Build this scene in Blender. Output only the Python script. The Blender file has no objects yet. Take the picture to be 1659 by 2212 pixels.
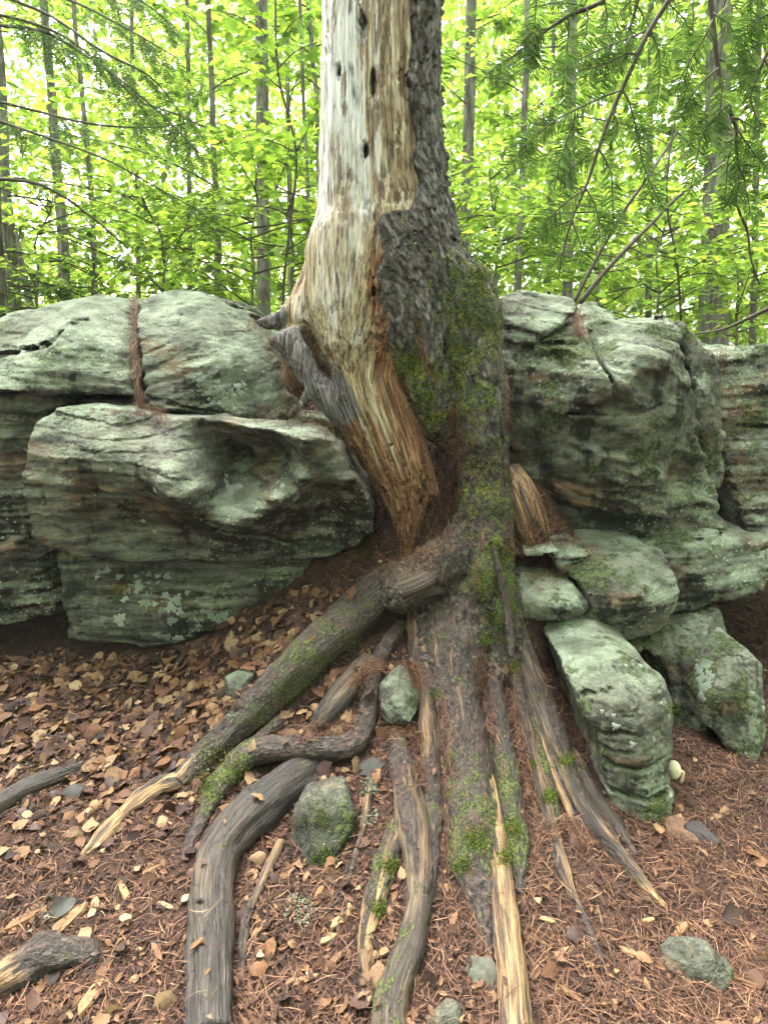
import bpy, math, random
import numpy as np
from concurrent.futures import ThreadPoolExecutor
from mathutils import Vector, Matrix
from mathutils.bvhtree import BVHTree

random.seed(7)
RNG = np.random.default_rng(11)
scn = bpy.context.scene
COL = scn.collection

# ------------------------------------------------------------------ camera, sky, sun, exposure
CAM_Z = 1.6
PITCH = math.radians(15.0)
FOC = 1318.0                      # focal length in units of the 1659 x 2212 reading of the photograph
cam_data = bpy.data.cameras.new('camera')
cam_data.sensor_fit = 'VERTICAL'
cam_data.angle = 2 * math.atan(1106.0 / FOC)
cam_data.clip_start = 0.05
cam_data.clip_end = 500.0
cam = bpy.data.objects.new('camera', cam_data)
cam.location = (0, 0, CAM_Z)
cam.rotation_euler = (math.pi / 2 - PITCH, 0, 0)
COL.objects.link(cam)
scn.camera = cam

SUN_EL, SUN_AZ = math.radians(58), math.radians(-32)   # azimuth measured from +Y towards +X
world = bpy.data.worlds.new('World')
scn.world = world
world.use_nodes = True
wn = world.node_tree
for n in list(wn.nodes):
    wn.nodes.remove(n)
w_out = wn.nodes.new('ShaderNodeOutputWorld')
w_bg = wn.nodes.new('ShaderNodeBackground')
w_sky = wn.nodes.new('ShaderNodeTexSky')
w_sky.sky_type = 'NISHITA'
w_sky.sun_disc = False
w_sky.sun_elevation = SUN_EL
w_sky.sun_rotation = SUN_AZ
w_sky.air_density = 1.0
w_sky.dust_density = 6.0
w_sky.ozone_density = 0.6
w_hsv = wn.nodes.new('ShaderNodeHueSaturation')          # an overcast sky is nearly colourless
w_hsv.inputs['Saturation'].default_value = 0.22
wn.links.new(w_sky.outputs[0], w_hsv.inputs['Color'])
wn.links.new(w_hsv.outputs[0], w_bg.inputs[0])
w_bg.inputs[1].default_value = 0.15
wn.links.new(w_bg.outputs[0], w_out.inputs[0])

sun_data = bpy.data.lights.new('sun', 'SUN')
sun_data.energy = 1.3
sun_data.angle = math.radians(40)
sun_data.color = (1.0, 0.97, 0.92)
sun = bpy.data.objects.new('sun', sun_data)
sd = Vector((math.sin(SUN_AZ) * math.cos(SUN_EL), math.cos(SUN_AZ) * math.cos(SUN_EL), math.sin(SUN_EL)))
sun.rotation_euler = sd.to_track_quat('Z', 'Y').to_euler()
sun.location = (0, 0, 12)
COL.objects.link(sun)

scn.view_settings.view_transform = 'Standard'
scn.view_settings.look = 'None'
scn.view_settings.exposure = 3.2
scn.view_settings.gamma = 1.0
scn.view_settings.use_curve_mapping = False
scn.render.engine = 'CYCLES'
scn.cycles.use_denoising = True
scn.cycles.max_bounces = 5
scn.cycles.diffuse_bounces = 3
scn.cycles.glossy_bounces = 2
scn.cycles.transmission_bounces = 4
scn.cycles.transparent_max_bounces = 4
scn.cycles.use_adaptive_sampling = True
scn.cycles.adaptive_threshold = 0.045
scn.render.filter_size = 1.0
scn.cycles.caustics_reflective = False
scn.cycles.caustics_refractive = False

# ------------------------------------------------------------------ reading the photograph: (u, v) in a 1659 x 2212 frame
CP, SP = math.cos(PITCH), math.sin(PITCH)
def ray(u, v):
    cx = (np.asarray(u, float) - 829.5) / FOC
    cy = (1106.0 - np.asarray(v, float)) / FOC
    return cx, CP + cy * SP, -SP + cy * CP
def P(u, v, y):
    """world point seen at (u, v) that lies at depth y"""
    dx, dy, dz = ray(u, v)
    t = y / dy
    return np.array([dx * t, y, CAM_Z + dz * t])
def PZ(u, v, z):
    dx, dy, dz = ray(u, v)
    t = (z - CAM_Z) / dz
    return np.array([dx * t, dy * t, z])
def px(u, v, y, w):
    """size in metres of w units at (u, v), depth y"""
    return w / FOC * y / ray(u, v)[1]

# ------------------------------------------------------------------ numpy noise
def _h(ix, iy, iz, s=0):
    n = (ix.astype(np.uint32) * np.uint32(374761393) + iy.astype(np.uint32) * np.uint32(668265263)
         + iz.astype(np.uint32) * np.uint32(2246822519) + np.uint32((s * 3266489917) & 0xffffffff))
    n = (n ^ (n >> np.uint32(13))) * np.uint32(1274126177)
    n = (n ^ (n >> np.uint32(16))) * np.uint32(2654435761)
    return ((n >> np.uint32(8)) & np.uint32(0xffff)).astype(np.float32) / 65535.0
_T = np.random.default_rng(5).random(64 ** 3, dtype=np.float32)
def vnoise(p, s=0):
    p = np.asarray(p, np.float32)
    f = np.floor(p)
    i = f.astype(np.int32)
    w = p - f
    w = w * w * w * (w * (w * 6 - 15) + 10)
    x0 = (i[:, 0] + s * 7) & 63; y0 = (i[:, 1] + s * 13) & 63; z0 = (i[:, 2] + s * 29) & 63
    x1 = ((x0 + 1) & 63) << 12; y1 = ((y0 + 1) & 63) << 6; z1 = (z0 + 1) & 63
    x0 = x0 << 12; y0 = y0 << 6
    wx, wy, wz = w[:, 0], w[:, 1], w[:, 2]
    def lz(xy):
        a = _T[xy + z0]
        return a + wz * (_T[xy + z1] - a)
    a = lz(x0 + y0); a += wy * (lz(x0 + y1) - a)
    b = lz(x1 + y0); b += wy * (lz(x1 + y1) - b)
    a += wx * (b - a)
    return a * 2 - 1
def fbm(p, octv=4, rough=0.5, s=0):
    p = np.asarray(p, np.float32)
    a, r, tot = 1.0, 0.0, 0.0
    for o in range(octv):
        r = r + a * vnoise(p * (2.03 ** o) + 17.3 * o, s + o)
        tot += a
        a *= rough
    return r / tot
def worley(p, s=0):
    """F1, F2 and a random value of the nearest cell"""
    p = np.asarray(p, np.float32)
    i = np.floor(p).astype(np.int64)
    f1 = np.full(len(p), 9.0, np.float32); f2 = f1.copy(); idv = np.zeros(len(p), np.float32)
    for dx in (-1, 0, 1):
        for dy in (-1, 0, 1):
            for dz in (-1, 0, 1):
                c = i + np.array([dx, dy, dz])
                q = np.stack([c[:, k] + _h(c[:, 0], c[:, 1], c[:, 2], s + 1 + k) for k in range(3)], 1)
                d = np.sqrt(((q - p) ** 2).sum(1))
                near = d < f1
                f2 = np.where(near, f1, np.minimum(f2, d))
                idv = np.where(near, _h(c[:, 0], c[:, 1], c[:, 2], s + 9), idv)
                f1 = np.where(near, d, f1)
    return f1, f2, idv
def sstep(a, b, x):
    t = np.clip((x - a) / (b - a), 0, 1)
    return t * t * (3 - 2 * t)

# ------------------------------------------------------------------ signed distance shapes and their surface
def smin(a, b, k):
    h = np.clip(0.5 + 0.5 * (b - a) / k, 0, 1)
    return b * (1 - h) + a * h - k * h * (1 - h)
def smax(a, b, k):
    return -smin(-a, -b, k)
def chain(p, pts, rad, sy=1.0):
    """distance to a tapered polyline"""
    d = None
    for k in range(len(pts) - 1):
        a, b = pts[k], pts[k + 1]
        ba = b - a
        t = np.clip(((p - a) @ ba) / (ba @ ba), 0, 1)
        q = p - (a + t[:, None] * ba)
        dd = np.sqrt(q[:, 0] ** 2 + (q[:, 1] / sy) ** 2 + q[:, 2] ** 2) - (rad[k] + t * (rad[k + 1] - rad[k]))
        d = dd if d is None else np.minimum(d, dd)
    return d
def surface_nets(F, org, h):
    S = F < 0
    n = np.array(F.shape) - 1
    acc = np.zeros(tuple(n) + (3,), np.float32)
    cnt = np.zeros(tuple(n), np.float32)
    sl = lambda o: tuple(slice(o[k], o[k] + n[k]) for k in range(3))
    for ax in range(3):
        oth = [k for k in range(3) if k != ax]
        for a in (0, 1):
            for b in (0, 1):
                o0 = [0, 0, 0]; o0[oth[0]] = a; o0[oth[1]] = b
                o1 = list(o0); o1[ax] = 1
                fa, fb = F[sl(o0)], F[sl(o1)]
                cr = (S[sl(o0)] != S[sl(o1)])
                t = np.where(cr, fa / np.where(cr, fa - fb, 1), 0)
                pos = [o0[k] * cr for k in range(3)]
                pos[ax] = t
                for k in range(3):
                    acc[..., k] += pos[k]
                cnt += cr
    act = cnt > 0
    idx = np.full(tuple(n), -1, np.int64)
    idx[act] = np.arange(act.sum())
    ijk = np.argwhere(act)
    V = (ijk + acc[act] / cnt[act][:, None]) * h + org
    Q = []
    for ax in range(3):
        oth = [k for k in range(3) if k != ax]
        s0 = [slice(None)] * 3; s1 = [slice(None)] * 3
        s0[ax] = slice(0, -1); s1[ax] = slice(1, None)
        A, B = S[tuple(s0)], S[tuple(s1)]
        e = np.argwhere(A != B)
        ok = np.ones(len(e), bool)
        for k in oth:
            ok &= (e[:, k] > 0) & (e[:, k] < F.shape[k] - 1)
        e = e[ok]
        if not len(e):
            continue
        inside = A[e[:, 0], e[:, 1], e[:, 2]]
        quad = []
        for (da, db) in ((-1, -1), (0, -1), (0, 0), (-1, 0)):
            c = e.copy()
            c[:, oth[0]] += da; c[:, oth[1]] += db
            quad.append(idx[c[:, 0], c[:, 1], c[:, 2]])
        q = np.stack(quad, 1)
        flip = inside if ax != 1 else ~inside
        q[~flip] = q[~flip][:, ::-1]
        Q.append(q)
    return V, np.concatenate(Q)
def subdivide(V, Q):
    n = len(V)
    e = np.stack([Q, np.roll(Q, -1, 1)], 2).reshape(-1, 2)
    es = np.sort(e, 1)
    key = es[:, 0] * n + es[:, 1]
    u, inv = np.unique(key, return_inverse=True)
    mid = 0.5 * (V[u // n] + V[u % n])
    cen = V[Q].mean(1)
    m = inv.reshape(-1, 4) + n
    c = np.arange(len(Q)) + n + len(u)
    V2 = np.concatenate([V, mid, cen])
    out = []
    for k in range(4):
        out.append(np.stack([Q[:, k], m[:, k], c, m[:, k - 1]], 1))
    return V2, np.concatenate(out)
POOL = ThreadPoolExecutor(4)
def par(f, p):
    """evaluate f over p in four threads"""
    if len(p) < 8000:
        return f(p)
    c = max(4, int(math.ceil(len(p) / 60000)))
    return np.concatenate(list(POOL.map(f, np.array_split(p, c))))
def sdf_mesh(f, lo, hi, h, sub=1, fine=None, steps=2):
    """surface of f<0 in the box lo..hi; fine adds small relief once the mesh is subdivided"""
    lo = np.array(lo, float); hi = np.array(hi, float)
    n = np.ceil((hi - lo) / h).astype(int) + 1
    ax = [lo[k] + np.arange(n[k]) * h for k in range(3)]
    G = np.stack(np.meshgrid(*ax, indexing='ij'), -1).reshape(-1, 3)
    F = par(f, G).astype(np.float32).reshape(n)
    F[0], F[-1], F[:, 0], F[:, -1], F[:, :, 0], F[:, :, -1] = (np.maximum(q, 1e-3) for q in
        (F[0], F[-1], F[:, 0], F[:, -1], F[:, :, 0], F[:, :, -1]))
    V, Q = surface_nets(F, lo, h)
    for k in range(sub):
        V, Q = subdivide(V, Q)
    g = fine or f
    for k in range(steps):
        d = par(g, V)
        e = h * 0.45
        if k == 0:
            gr = np.stack([(par(g, V + np.eye(3)[a] * e) - d) / e for a in range(3)], 1)
        l2 = np.maximum((gr ** 2).sum(1), 0.25)
        st = np.clip(d / l2, -h, h)[:, None] * gr
        inner = ((V > lo + h * 1.2) & (V < hi - h * 1.2)).all(1)
        V = V - st * inner[:, None] * 0.9
    return V, Q
def vnormals(V, Q):
    fn = np.cross(V[Q[:, 2]] - V[Q[:, 0]], V[Q[:, 3 if Q.shape[1] > 3 else 1]] - V[Q[:, 1 if Q.shape[1] > 3 else 0]])
    N = np.zeros_like(V)
    for k in range(Q.shape[1]):
        np.add.at(N, Q[:, k], fn)
    return N / np.maximum(np.linalg.norm(N, axis=1), 1e-9)[:, None]

# ------------------------------------------------------------------ objects
def mesh_np(name, V, F, attrs=None, smooth=True):
    """F: (n,3) or (n,4) array, or list of such arrays"""
    me = bpy.data.meshes.new(name)
    Fs = F if isinstance(F, list) else [F]
    V = np.asarray(V, np.float32)
    tot = np.concatenate([np.full(len(f), f.shape[1]) for f in Fs])
    loops = np.concatenate([f.reshape(-1) for f in Fs]).astype(np.int32)
    me.vertices.add(len(V)); me.vertices.foreach_set('co', V.reshape(-1))
    me.loops.add(len(loops)); me.loops.foreach_set('vertex_index', loops)
    me.polygons.add(len(tot))
    me.polygons.foreach_set('loop_start', (np.cumsum(tot) - tot).astype(np.int32))
    if smooth:
        me.polygons.foreach_set('use_smooth', np.ones(len(tot), bool))
    else:
        me.polygons.foreach_set('use_smooth', np.zeros(len(tot), bool))
    me.update(calc_edges=True)
    for k, a in (attrs or {}).items():
        a = np.asarray(a, np.float32)
        if a.ndim == 2:
            at = me.attributes.new(k, 'FLOAT_VECTOR', 'POINT'); at.data.foreach_set('vector', a.reshape(-1))
        else:
            at = me.attributes.new(k, 'FLOAT', 'POINT'); at.data.foreach_set('value', a)
    return me
def link(name, me, mat=None, parent=None, loc=None):
    """link a mesh; with loc the mesh (in world coordinates) is moved so that its origin lies there"""
    o = bpy.data.objects.new(name, me)
    COL.objects.link(o)
    if mat is not None and me is not None and len(me.materials) == 0:
        me.materials.append(mat)
    if loc is not None and me is not None:
        me.transform(Matrix.Translation(-Vector(loc)))
        o.location = loc
    if parent is not None:
        o.parent = parent
        if loc is None and me is not None and parent.type == 'EMPTY':
            me.transform(Matrix.Translation(-parent.location))
        elif loc is not None:
            o.location = Vector(loc) - parent.location
    return o
def tag(o, label, cat, group=None):
    o['label'] = label; o['category'] = cat
    if group:
        o['group'] = group
    return o
def thing(name, label, cat, loc, group=None):
    o = bpy.data.objects.new(name, None)
    o.empty_display_size = 0.1
    COL.objects.link(o)
    o.location = loc
    return tag(o, label, cat, group)
def kind(o, k):
    o['kind'] = k
    return o
SURF = []          # (vertices, faces) of everything litter may fall on
def note(V, F):
    SURF.append((np.asarray(V), np.asarray(F)))

# ------------------------------------------------------------------ swept limbs
def catmull(pts, n):
    pts = np.asarray(pts, float)
    m = len(pts)
    t = np.linspace(0, m - 1, n)
    i = np.clip(t.astype(int), 0, m - 2)
    w = (t - i)[:, None]
    p0, p1, p2, p3 = pts[np.maximum(i - 1, 0)], pts[i], pts[i + 1], pts[np.minimum(i + 2, m - 1)]
    return 0.5 * (2 * p1 + (p2 - p0) * w + (2 * p0 - 5 * p1 + 4 * p2 - p3) * w ** 2 + (3 * p1 - p0 - 3 * p2 + p3) * w ** 3)
def sweep(pts, rad, nseg=12, step=0.03, extra=None, flat=1.0):
    """tube along pts; returns V, F(quads), theta, s, extras (per vertex), ring frames"""
    pts = np.asarray(pts, float)
    L = np.linalg.norm(np.diff(pts, axis=0), axis=1).sum()
    n = max(4, int(L / step) + 1)
    data = np.concatenate([pts, np.asarray(rad, float)[:, None]] + ([np.asarray(extra, float)] if extra is not None else []), 1)
    C = catmull(data, n)
    c, r, ex = C[:, :3], np.maximum(C[:, 3], 1e-4), C[:, 4:]
    T = np.gradient(c, axis=0); T /= np.linalg.norm(T, axis=1)[:, None]
    up = np.array([0, 0, 1.0]) if abs(T[0, 2]) < 0.9 else np.array([0, -1.0, 0])
    N = np.empty_like(c)
    a = up - T[0] * (up @ T[0]); N[0] = a / np.linalg.norm(a)
    for k in range(1, n):
        a = N[k - 1] - T[k] * (N[k - 1] @ T[k]); N[k] = a / np.linalg.norm(a)
    B = np.cross(T, N)
    th = np.linspace(0, 2 * math.pi, nseg, endpoint=False)
    cs, sn = np.cos(th), np.sin(th)
    s = np.concatenate([[0], np.cumsum(np.linalg.norm(np.diff(c, axis=0), axis=1))])
    D = N[:, None, :] * cs[None, :, None] * flat + B[:, None, :] * sn[None, :, None]
    V = c[:, None, :] + D * r[:, None, None]
    flow = np.stack(np.broadcast_arrays(cs[None, :] * r[:, None], sn[None, :] * r[:, None], s[:, None]), -1)
    i, j = np.meshgrid(np.arange(n - 1), np.arange(nseg), indexing='ij')
    j2 = (j + 1) % nseg
    F = np.stack([i * nseg + j, i * nseg + j2, (i + 1) * nseg + j2, (i + 1) * nseg + j], -1).reshape(-1, 4)
    V = V.reshape(-1, 3)
    # end caps as quads folded on a centre vertex
    c0, c1 = len(V), len(V) + 1
    V = np.concatenate([V, c[:1], c[-1:]])
    k = np.arange(nseg)
    cap0 = np.stack([np.full(nseg, c0), (k + 1) % nseg, k], 1)
    b = (n - 1) * nseg
    cap1 = np.stack([np.full(nseg, c1), b + k, b + (k + 1) % nseg], 1)
    flow = np.concatenate([flow.reshape(-1, 3), [[0, 0, 0]], [[0, 0, s[-1]]]])
    E = np.repeat(ex, nseg, axis=0)
    E = np.concatenate([E, ex[:1], ex[-1:]])
    return V, [F, np.concatenate([cap0, cap1])], flow, E, D.reshape(-1, 3)
def twig_mesh(name, pts, rad, nseg=5, step=0.05):
    V, F, flow, E, D = sweep(pts, rad, nseg, step)
    return mesh_np(name, V, F, {'flow': flow})
# ------------------------------------------------------------------ procedural materials
class M:
    def __init__(self, name):
        self.m = bpy.data.materials.new(name)
        self.m.use_nodes = True
        self.t = self.m.node_tree
        self.b = self.t.nodes['Principled BSDF']
        self.out = self.t.nodes['Material Output']
    def n(self, kind, **kw):
        nd = self.t.nodes.new('ShaderNode' + kind)
        for k, v in kw.items():
            setattr(nd, k, v)
        return nd
    def l(self, a, b):
        self.t.links.new(a, b)
    def put(self, sock, v):
        if hasattr(v, 'is_output') or isinstance(v, bpy.types.NodeSocket):
            self.l(v, sock)
        elif isinstance(v, tuple) and len(v) == 3 and sock.type == 'RGBA':
            sock.default_value = (*v, 1)
        else:
            sock.default_value = v
    def attr(self, name, vec=False):
        nd = self.n('Attribute', attribute_name=name)
        return nd.outputs['Vector'] if vec else nd.outputs['Fac']
    def obj(self):
        return self.n('TexCoord').outputs['Object']
    def normal_z(self):
        g = self.n('NewGeometry')
        s = self.n('SeparateXYZ')
        self.l(g.outputs['Normal'], s.inputs[0])
        return s.outputs['Z']
    def island(self):
        return self.n('NewGeometry').outputs['Random Per Island']
    def objrand(self):
        return self.n('ObjectInfo').outputs['Random']
    def map(self, vec, scale=(1, 1, 1), rot=(0, 0, 0), loc=(0, 0, 0)):
        nd = self.n('Mapping')
        self.l(vec, nd.inputs['Vector'])
        nd.inputs['Scale'].default_value = scale
        nd.inputs['Rotation'].default_value = rot
        nd.inputs['Location'].default_value = loc
        return nd.outputs[0]
    def noise(self, vec, scale, detail=4.0, rough=0.55, dist=0.0):
        nd = self.n('TexNoise')
        if vec is not None:
            self.l(vec, nd.inputs['Vector'])
        nd.inputs['Scale'].default_value = scale
        nd.inputs['Detail'].default_value = detail
        nd.inputs['Roughness'].default_value = rough
        nd.inputs['Distortion'].default_value = dist
        return nd.outputs['Fac']
    def voro(self, vec, scale, feature='F1', rand=1.0, out='Distance'):
        nd = self.n('TexVoronoi', feature=feature)
        self.l(vec, nd.inputs['Vector'])
        nd.inputs['Scale'].default_value = scale
        nd.inputs['Randomness'].default_value = rand
        return nd.outputs[out]
    def ramp(self, fac, stops):
        nd = self.n('ValToRGB')
        self.put(nd.inputs[0], fac)
        cr = nd.color_ramp
        while len(cr.elements) < len(stops):
            cr.elements.new(0.5)
        for e, (p, c) in zip(cr.elements, stops):
            e.position = p
            e.color = (*c, 1) if len(c) == 3 else c
        return nd.outputs[0]
    def step(self, x, a, b):
        nd = self.n('MapRange', interpolation_type='SMOOTHSTEP')
        self.put(nd.inputs['Value'], x)
        nd.inputs['From Min'].default_value = a
        nd.inputs['From Max'].default_value = b
        return nd.outputs[0]
    def math(self, op, a, b=0.0, clamp=False):
        nd = self.n('Math', operation=op, use_clamp=clamp)
        self.put(nd.inputs[0], a); self.put(nd.inputs[1], b)
        return nd.outputs[0]
    def add(self, *xs):
        r = xs[0]
        for x in xs[1:]:
            r = self.math('ADD', r, x)
        return r
    def mul(self, a, b):
        return self.math('MULTIPLY', a, b)
    def mix(self, fac, a, b, mode='MIX'):
        nd = self.n('Mix', data_type='RGBA', blend_type=mode)
        self.put(nd.inputs[0], fac); self.put(nd.inputs[6], a); self.put(nd.inputs[7], b)
        return nd.outputs[2]
    def bump(self, height, dist=0.01, strength=1.0, normal=None):
        nd = self.n('Bump')
        self.l(height, nd.inputs['Height'])
        nd.inputs['Distance'].default_value = dist
        nd.inputs['Strength'].default_value = strength
        if normal is not None:
            self.l(normal, nd.inputs['Normal'])
        return nd.outputs[0]
    def fin(self, color, rough=0.9, normal=None, spec=0.3):
        self.put(self.b.inputs['Base Color'], color)
        self.put(self.b.inputs['Roughness'], rough)
        self.b.inputs['Specular IOR Level'].default_value = spec
        if normal is not None:
            self.l(normal, self.b.inputs['Normal'])
        return self.m

def mat_rock(name, lichen=0.5, rust=0.3, moss=0.25, dark=1.0, tilt=0.15, aniso=6.5):
    m = M(name)
    co = m.obj()
    st = m.map(co, (1.0, 1.0, aniso), (0.1, tilt, 0.2))
    streak = m.noise(st, 5.0, 5, 0.68)
    broad = m.noise(co, 1.7, 4, 0.65)
    fine = m.noise(co, 38, 3, 0.7)
    grit = m.noise(co, 150, 1, 0.6)
    up = m.normal_z()
    k = 0.62 * dark
    base = m.ramp(m.add(m.mul(streak, 0.75), m.mul(fine, 0.25)), [(0.36, (0.026 * k, 0.026 * k, 0.02 * k)), (0.46, (0.096 * k, 0.098 * k, 0.075 * k)),
                           (0.55, (0.182 * k, 0.185 * k, 0.142 * k)), (0.66, (0.32 * k, 0.32 * k, 0.25 * k))])
    rn = m.noise(m.map(co, (1, 1, 2.2), loc=(3, 1, 7)), 2.6, 3, 0.6)
    base = m.mix(m.mul(m.step(rn, 0.60 - 0.12 * rust, 0.70 - 0.12 * rust), 0.75), base, m.mix(m.step(streak, .4, .62), (0.035, 0.02, 0.011), (0.165, 0.098, 0.052)))
    sn = m.noise(m.map(co, (2.2, 2.2, 0.6), loc=(8, 2, 1)), 2.5, 4, 0.7)
    base = m.mix(m.mul(m.step(m.add(sn, m.mul(up, -0.08)), 0.50, 0.60), 0.85), base, (0.011, 0.011, 0.009))
    lm = m.add(m.mul(broad, 0.9), m.mul(fine, 0.55), m.mul(up, 0.22), m.mul(streak, 0.35))
    lo = 1.22 - 0.40 * lichen
    lmask = m.step(lm, lo, lo + 0.18)
    lcol = m.mix(m.step(m.noise(co, 7, 4, 0.65), .36, .64), (0.062, 0.082, 0.055), (0.205, 0.25, 0.18))
    lcol = m.mix(m.mul(m.step(m.add(m.mul(grit, .5), m.mul(fine, .5)), .42, .6), 0.65), lcol, (0.085, 0.09, 0.06))
    base = m.mix(m.mul(lmask, 0.9), base, lcol)
    spn = m.noise(co, 1.9, 2, 0.5)
    fs = m.step(m.add(m.voro(co, 34), m.mul(fine, .3)), 0.40, 0.30)
    base = m.mix(m.mul(m.mul(fs, m.step(spn, 0.5, 0.6)), 0.7), base, (0.25, 0.31, 0.24))
    mn = m.add(m.noise(m.map(co, loc=(4, 4, 4)), 3.1, 4, 0.72), m.mul(up, 0.07), m.mul(fine, 0.22))
    mlo = 0.85 - 0.3 * moss
    mm = m.step(mn, mlo, mlo + 0.08)
    mcol = m.mix(m.step(m.noise(co, 60, 2), .4, .62), (0.010, 0.016, 0.004), (0.055, 0.075, 0.016))
    base = m.mix(m.mul(mm, 0.85), base, mcol)
    hgt = m.add(m.mul(streak, 0.55), m.mul(fine, 0.6), m.mul(grit, 0.18), m.mul(mm, 0.2))
    return m.fin(base, 0.88, m.bump(hgt, 0.015, 1.0), 0.25)

def mat_root():
    """bark that gives way to bare wood (attribute bare), grey or tan (tan), with moss (moss)"""
    m = M('root_bark_and_wood')
    fl = m.attr('flow', True)
    co = m.obj()
    bare, tan, moss = m.attr('bare'), m.attr('tan'), m.attr('moss')
    grain = m.step(m.noise(m.map(fl, (1, 1, 0.06)), 95, 4, 0.7), .34, .66)
    grain2 = m.noise(m.map(fl, (1, 1, 0.06)), 30, 3, 0.6)
    lng = m.noise(m.map(fl, (1, 1, 0.14)), 19, 3, 0.65)
    bn = m.noise(fl, 42, 4, 0.8)
    bark = m.ramp(bn, [(0.36, (0.005, 0.004, 0.0035)), (0.47, (0.025, 0.018, 0.0145)), (0.57, (0.056, 0.041, 0.033)), (0.68, (0.13, 0.085, 0.065))])
    bark = m.mix(m.mul(m.step(m.noise(fl, 11, 3, 0.6), 0.52, 0.62), 0.55), bark, (0.055, 0.026, 0.024))
    fleck = m.mul(m.step(m.voro(m.map(fl, (1, 1, .6)), 48), 0.28, 0.2), m.step(lng, 0.47, 0.58))
    bark = m.mix(m.mul(fleck, 0.7), bark, (0.17, 0.105, 0.08))
    gr = m.mix(grain, (0.006, 0.005, 0.0045), (0.043, 0.035, 0.029))
    tn = m.mix(grain, (0.07, 0.034, 0.014), (0.33, 0.205, 0.092))
    wood = m.mix(m.math('ADD', tan, m.mul(m.math('SUBTRACT', m.step(lng, .35, .65), 0.55), m.math('MULTIPLY', tan, 2.0)), True), gr, tn)
    wood = m.mix(m.mul(m.step(grain2, 0.53, 0.62), 0.8), wood, (0.016, 0.011, 0.008))
    bm = m.add(bare, m.mul(m.math('SUBTRACT', m.step(lng, .3, .7), 0.5), 1.25), m.mul(m.math('SUBTRACT', bn, 0.5), 0.6))
    bmask = m.step(bm, 0.46, 0.54)
    col = m.mix(bmask, bark, wood)
    mo = m.add(m.noise(fl, 15, 4, 0.8), m.mul(moss, 0.26), m.mul(m.normal_z(), 0.03))
    mm = m.step(mo, 0.64, 0.76)
    mcol = m.mix(m.step(m.noise(co, 110, 2, 0.7), .38, .64), (0.010, 0.016, 0.003), (0.10, 0.13, 0.02))
    col = m.mix(m.mul(mm, 0.85), col, mcol)
    hb = m.add(m.mul(bn, 1.2), m.mul(m.voro(m.map(fl, (1, 1, 0.6)), 75), 0.5))
    hw = m.add(m.mul(grain, 0.22), m.mul(grain2, 0.6))
    hgt = m.add(m.mul(hb, m.math('SUBTRACT', 1.25, bmask)), m.mul(hw, bmask), m.mul(mm, 0.25))
    rough = m.add(0.42, m.mul(bn, 0.4), m.mul(mm, 0.2))
    return m.fin(col, rough, m.bump(hgt, 0.012, 1.0), 0.4)

def mat_trunk_bark():
    m = M('trunk_bark')
    fl, co = m.attr('flow', True), m.obj()
    plate, moss, low = m.attr('plate'), m.attr('moss'), m.attr('low')
    n1 = m.noise(m.map(fl, (1, 1, 0.35)), 34, 4, 0.78)
    lam = m.noise(m.map(fl, (1, 1, 0.18)), 120, 2, 0.7)
    col = m.ramp(m.add(m.mul(plate, 0.4), m.mul(n1, 0.6)), [(0.26, (0.006, 0.005, 0.005)), (0.40, (0.042, 0.037, 0.035)), (0.54, (0.125, 0.116, 0.110)), (0.72, (0.26, 0.245, 0.232))])
    col = m.mix(m.mul(m.step(m.noise(fl, 17, 3, 0.6), 0.57, 0.66), 0.35), col, (0.085, 0.055, 0.042))
    col = m.mix(m.mul(m.step(lam, .45, .65), 0.5), col, (0.018, 0.015, 0.013))
    wn_ = m.noise(fl, 46, 4, 0.8)
    wet = m.ramp(wn_, [(0.35, (0.005, 0.0045, 0.004)), (0.48, (0.028, 0.023, 0.019)), (0.58, (0.06, 0.05, 0.042)), (0.7, (0.15, 0.115, 0.09))])
    wet = m.mix(m.mul(m.step(m.voro(m.map(fl, (1, 1, .6)), 44), .27, .19), .55), wet, (0.15, 0.095, 0.078))
    col = m.mix(low, col, wet)
    mo = m.add(m.noise(fl, 18, 4, 0.8), m.mul(moss, 0.24), m.mul(plate, 0.06))
    mm = m.step(mo, 0.62, 0.74)
    mcol = m.mix(m.step(m.noise(co, 90, 2, 0.7), .36, .64), (0.018, 0.025, 0.005), (0.16, 0.18, 0.028))
    lc = m.step(m.add(m.noise(fl, 30, 3, 0.75), m.mul(moss, 0.10)), 0.61, 0.69)
    col = m.mix(m.mul(lc, 0.6), col, (0.10, 0.145, 0.078))
    col = m.mix(m.mul(mm, 0.9), col, mcol)
    hgt = m.add(m.mul(n1, 0.9), m.mul(lam, 0.3), m.mul(wn_, .6), m.mul(mm, .2))
    return m.fin(col, 0.85, m.bump(hgt, 0.014, 1.0), 0.25)

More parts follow.
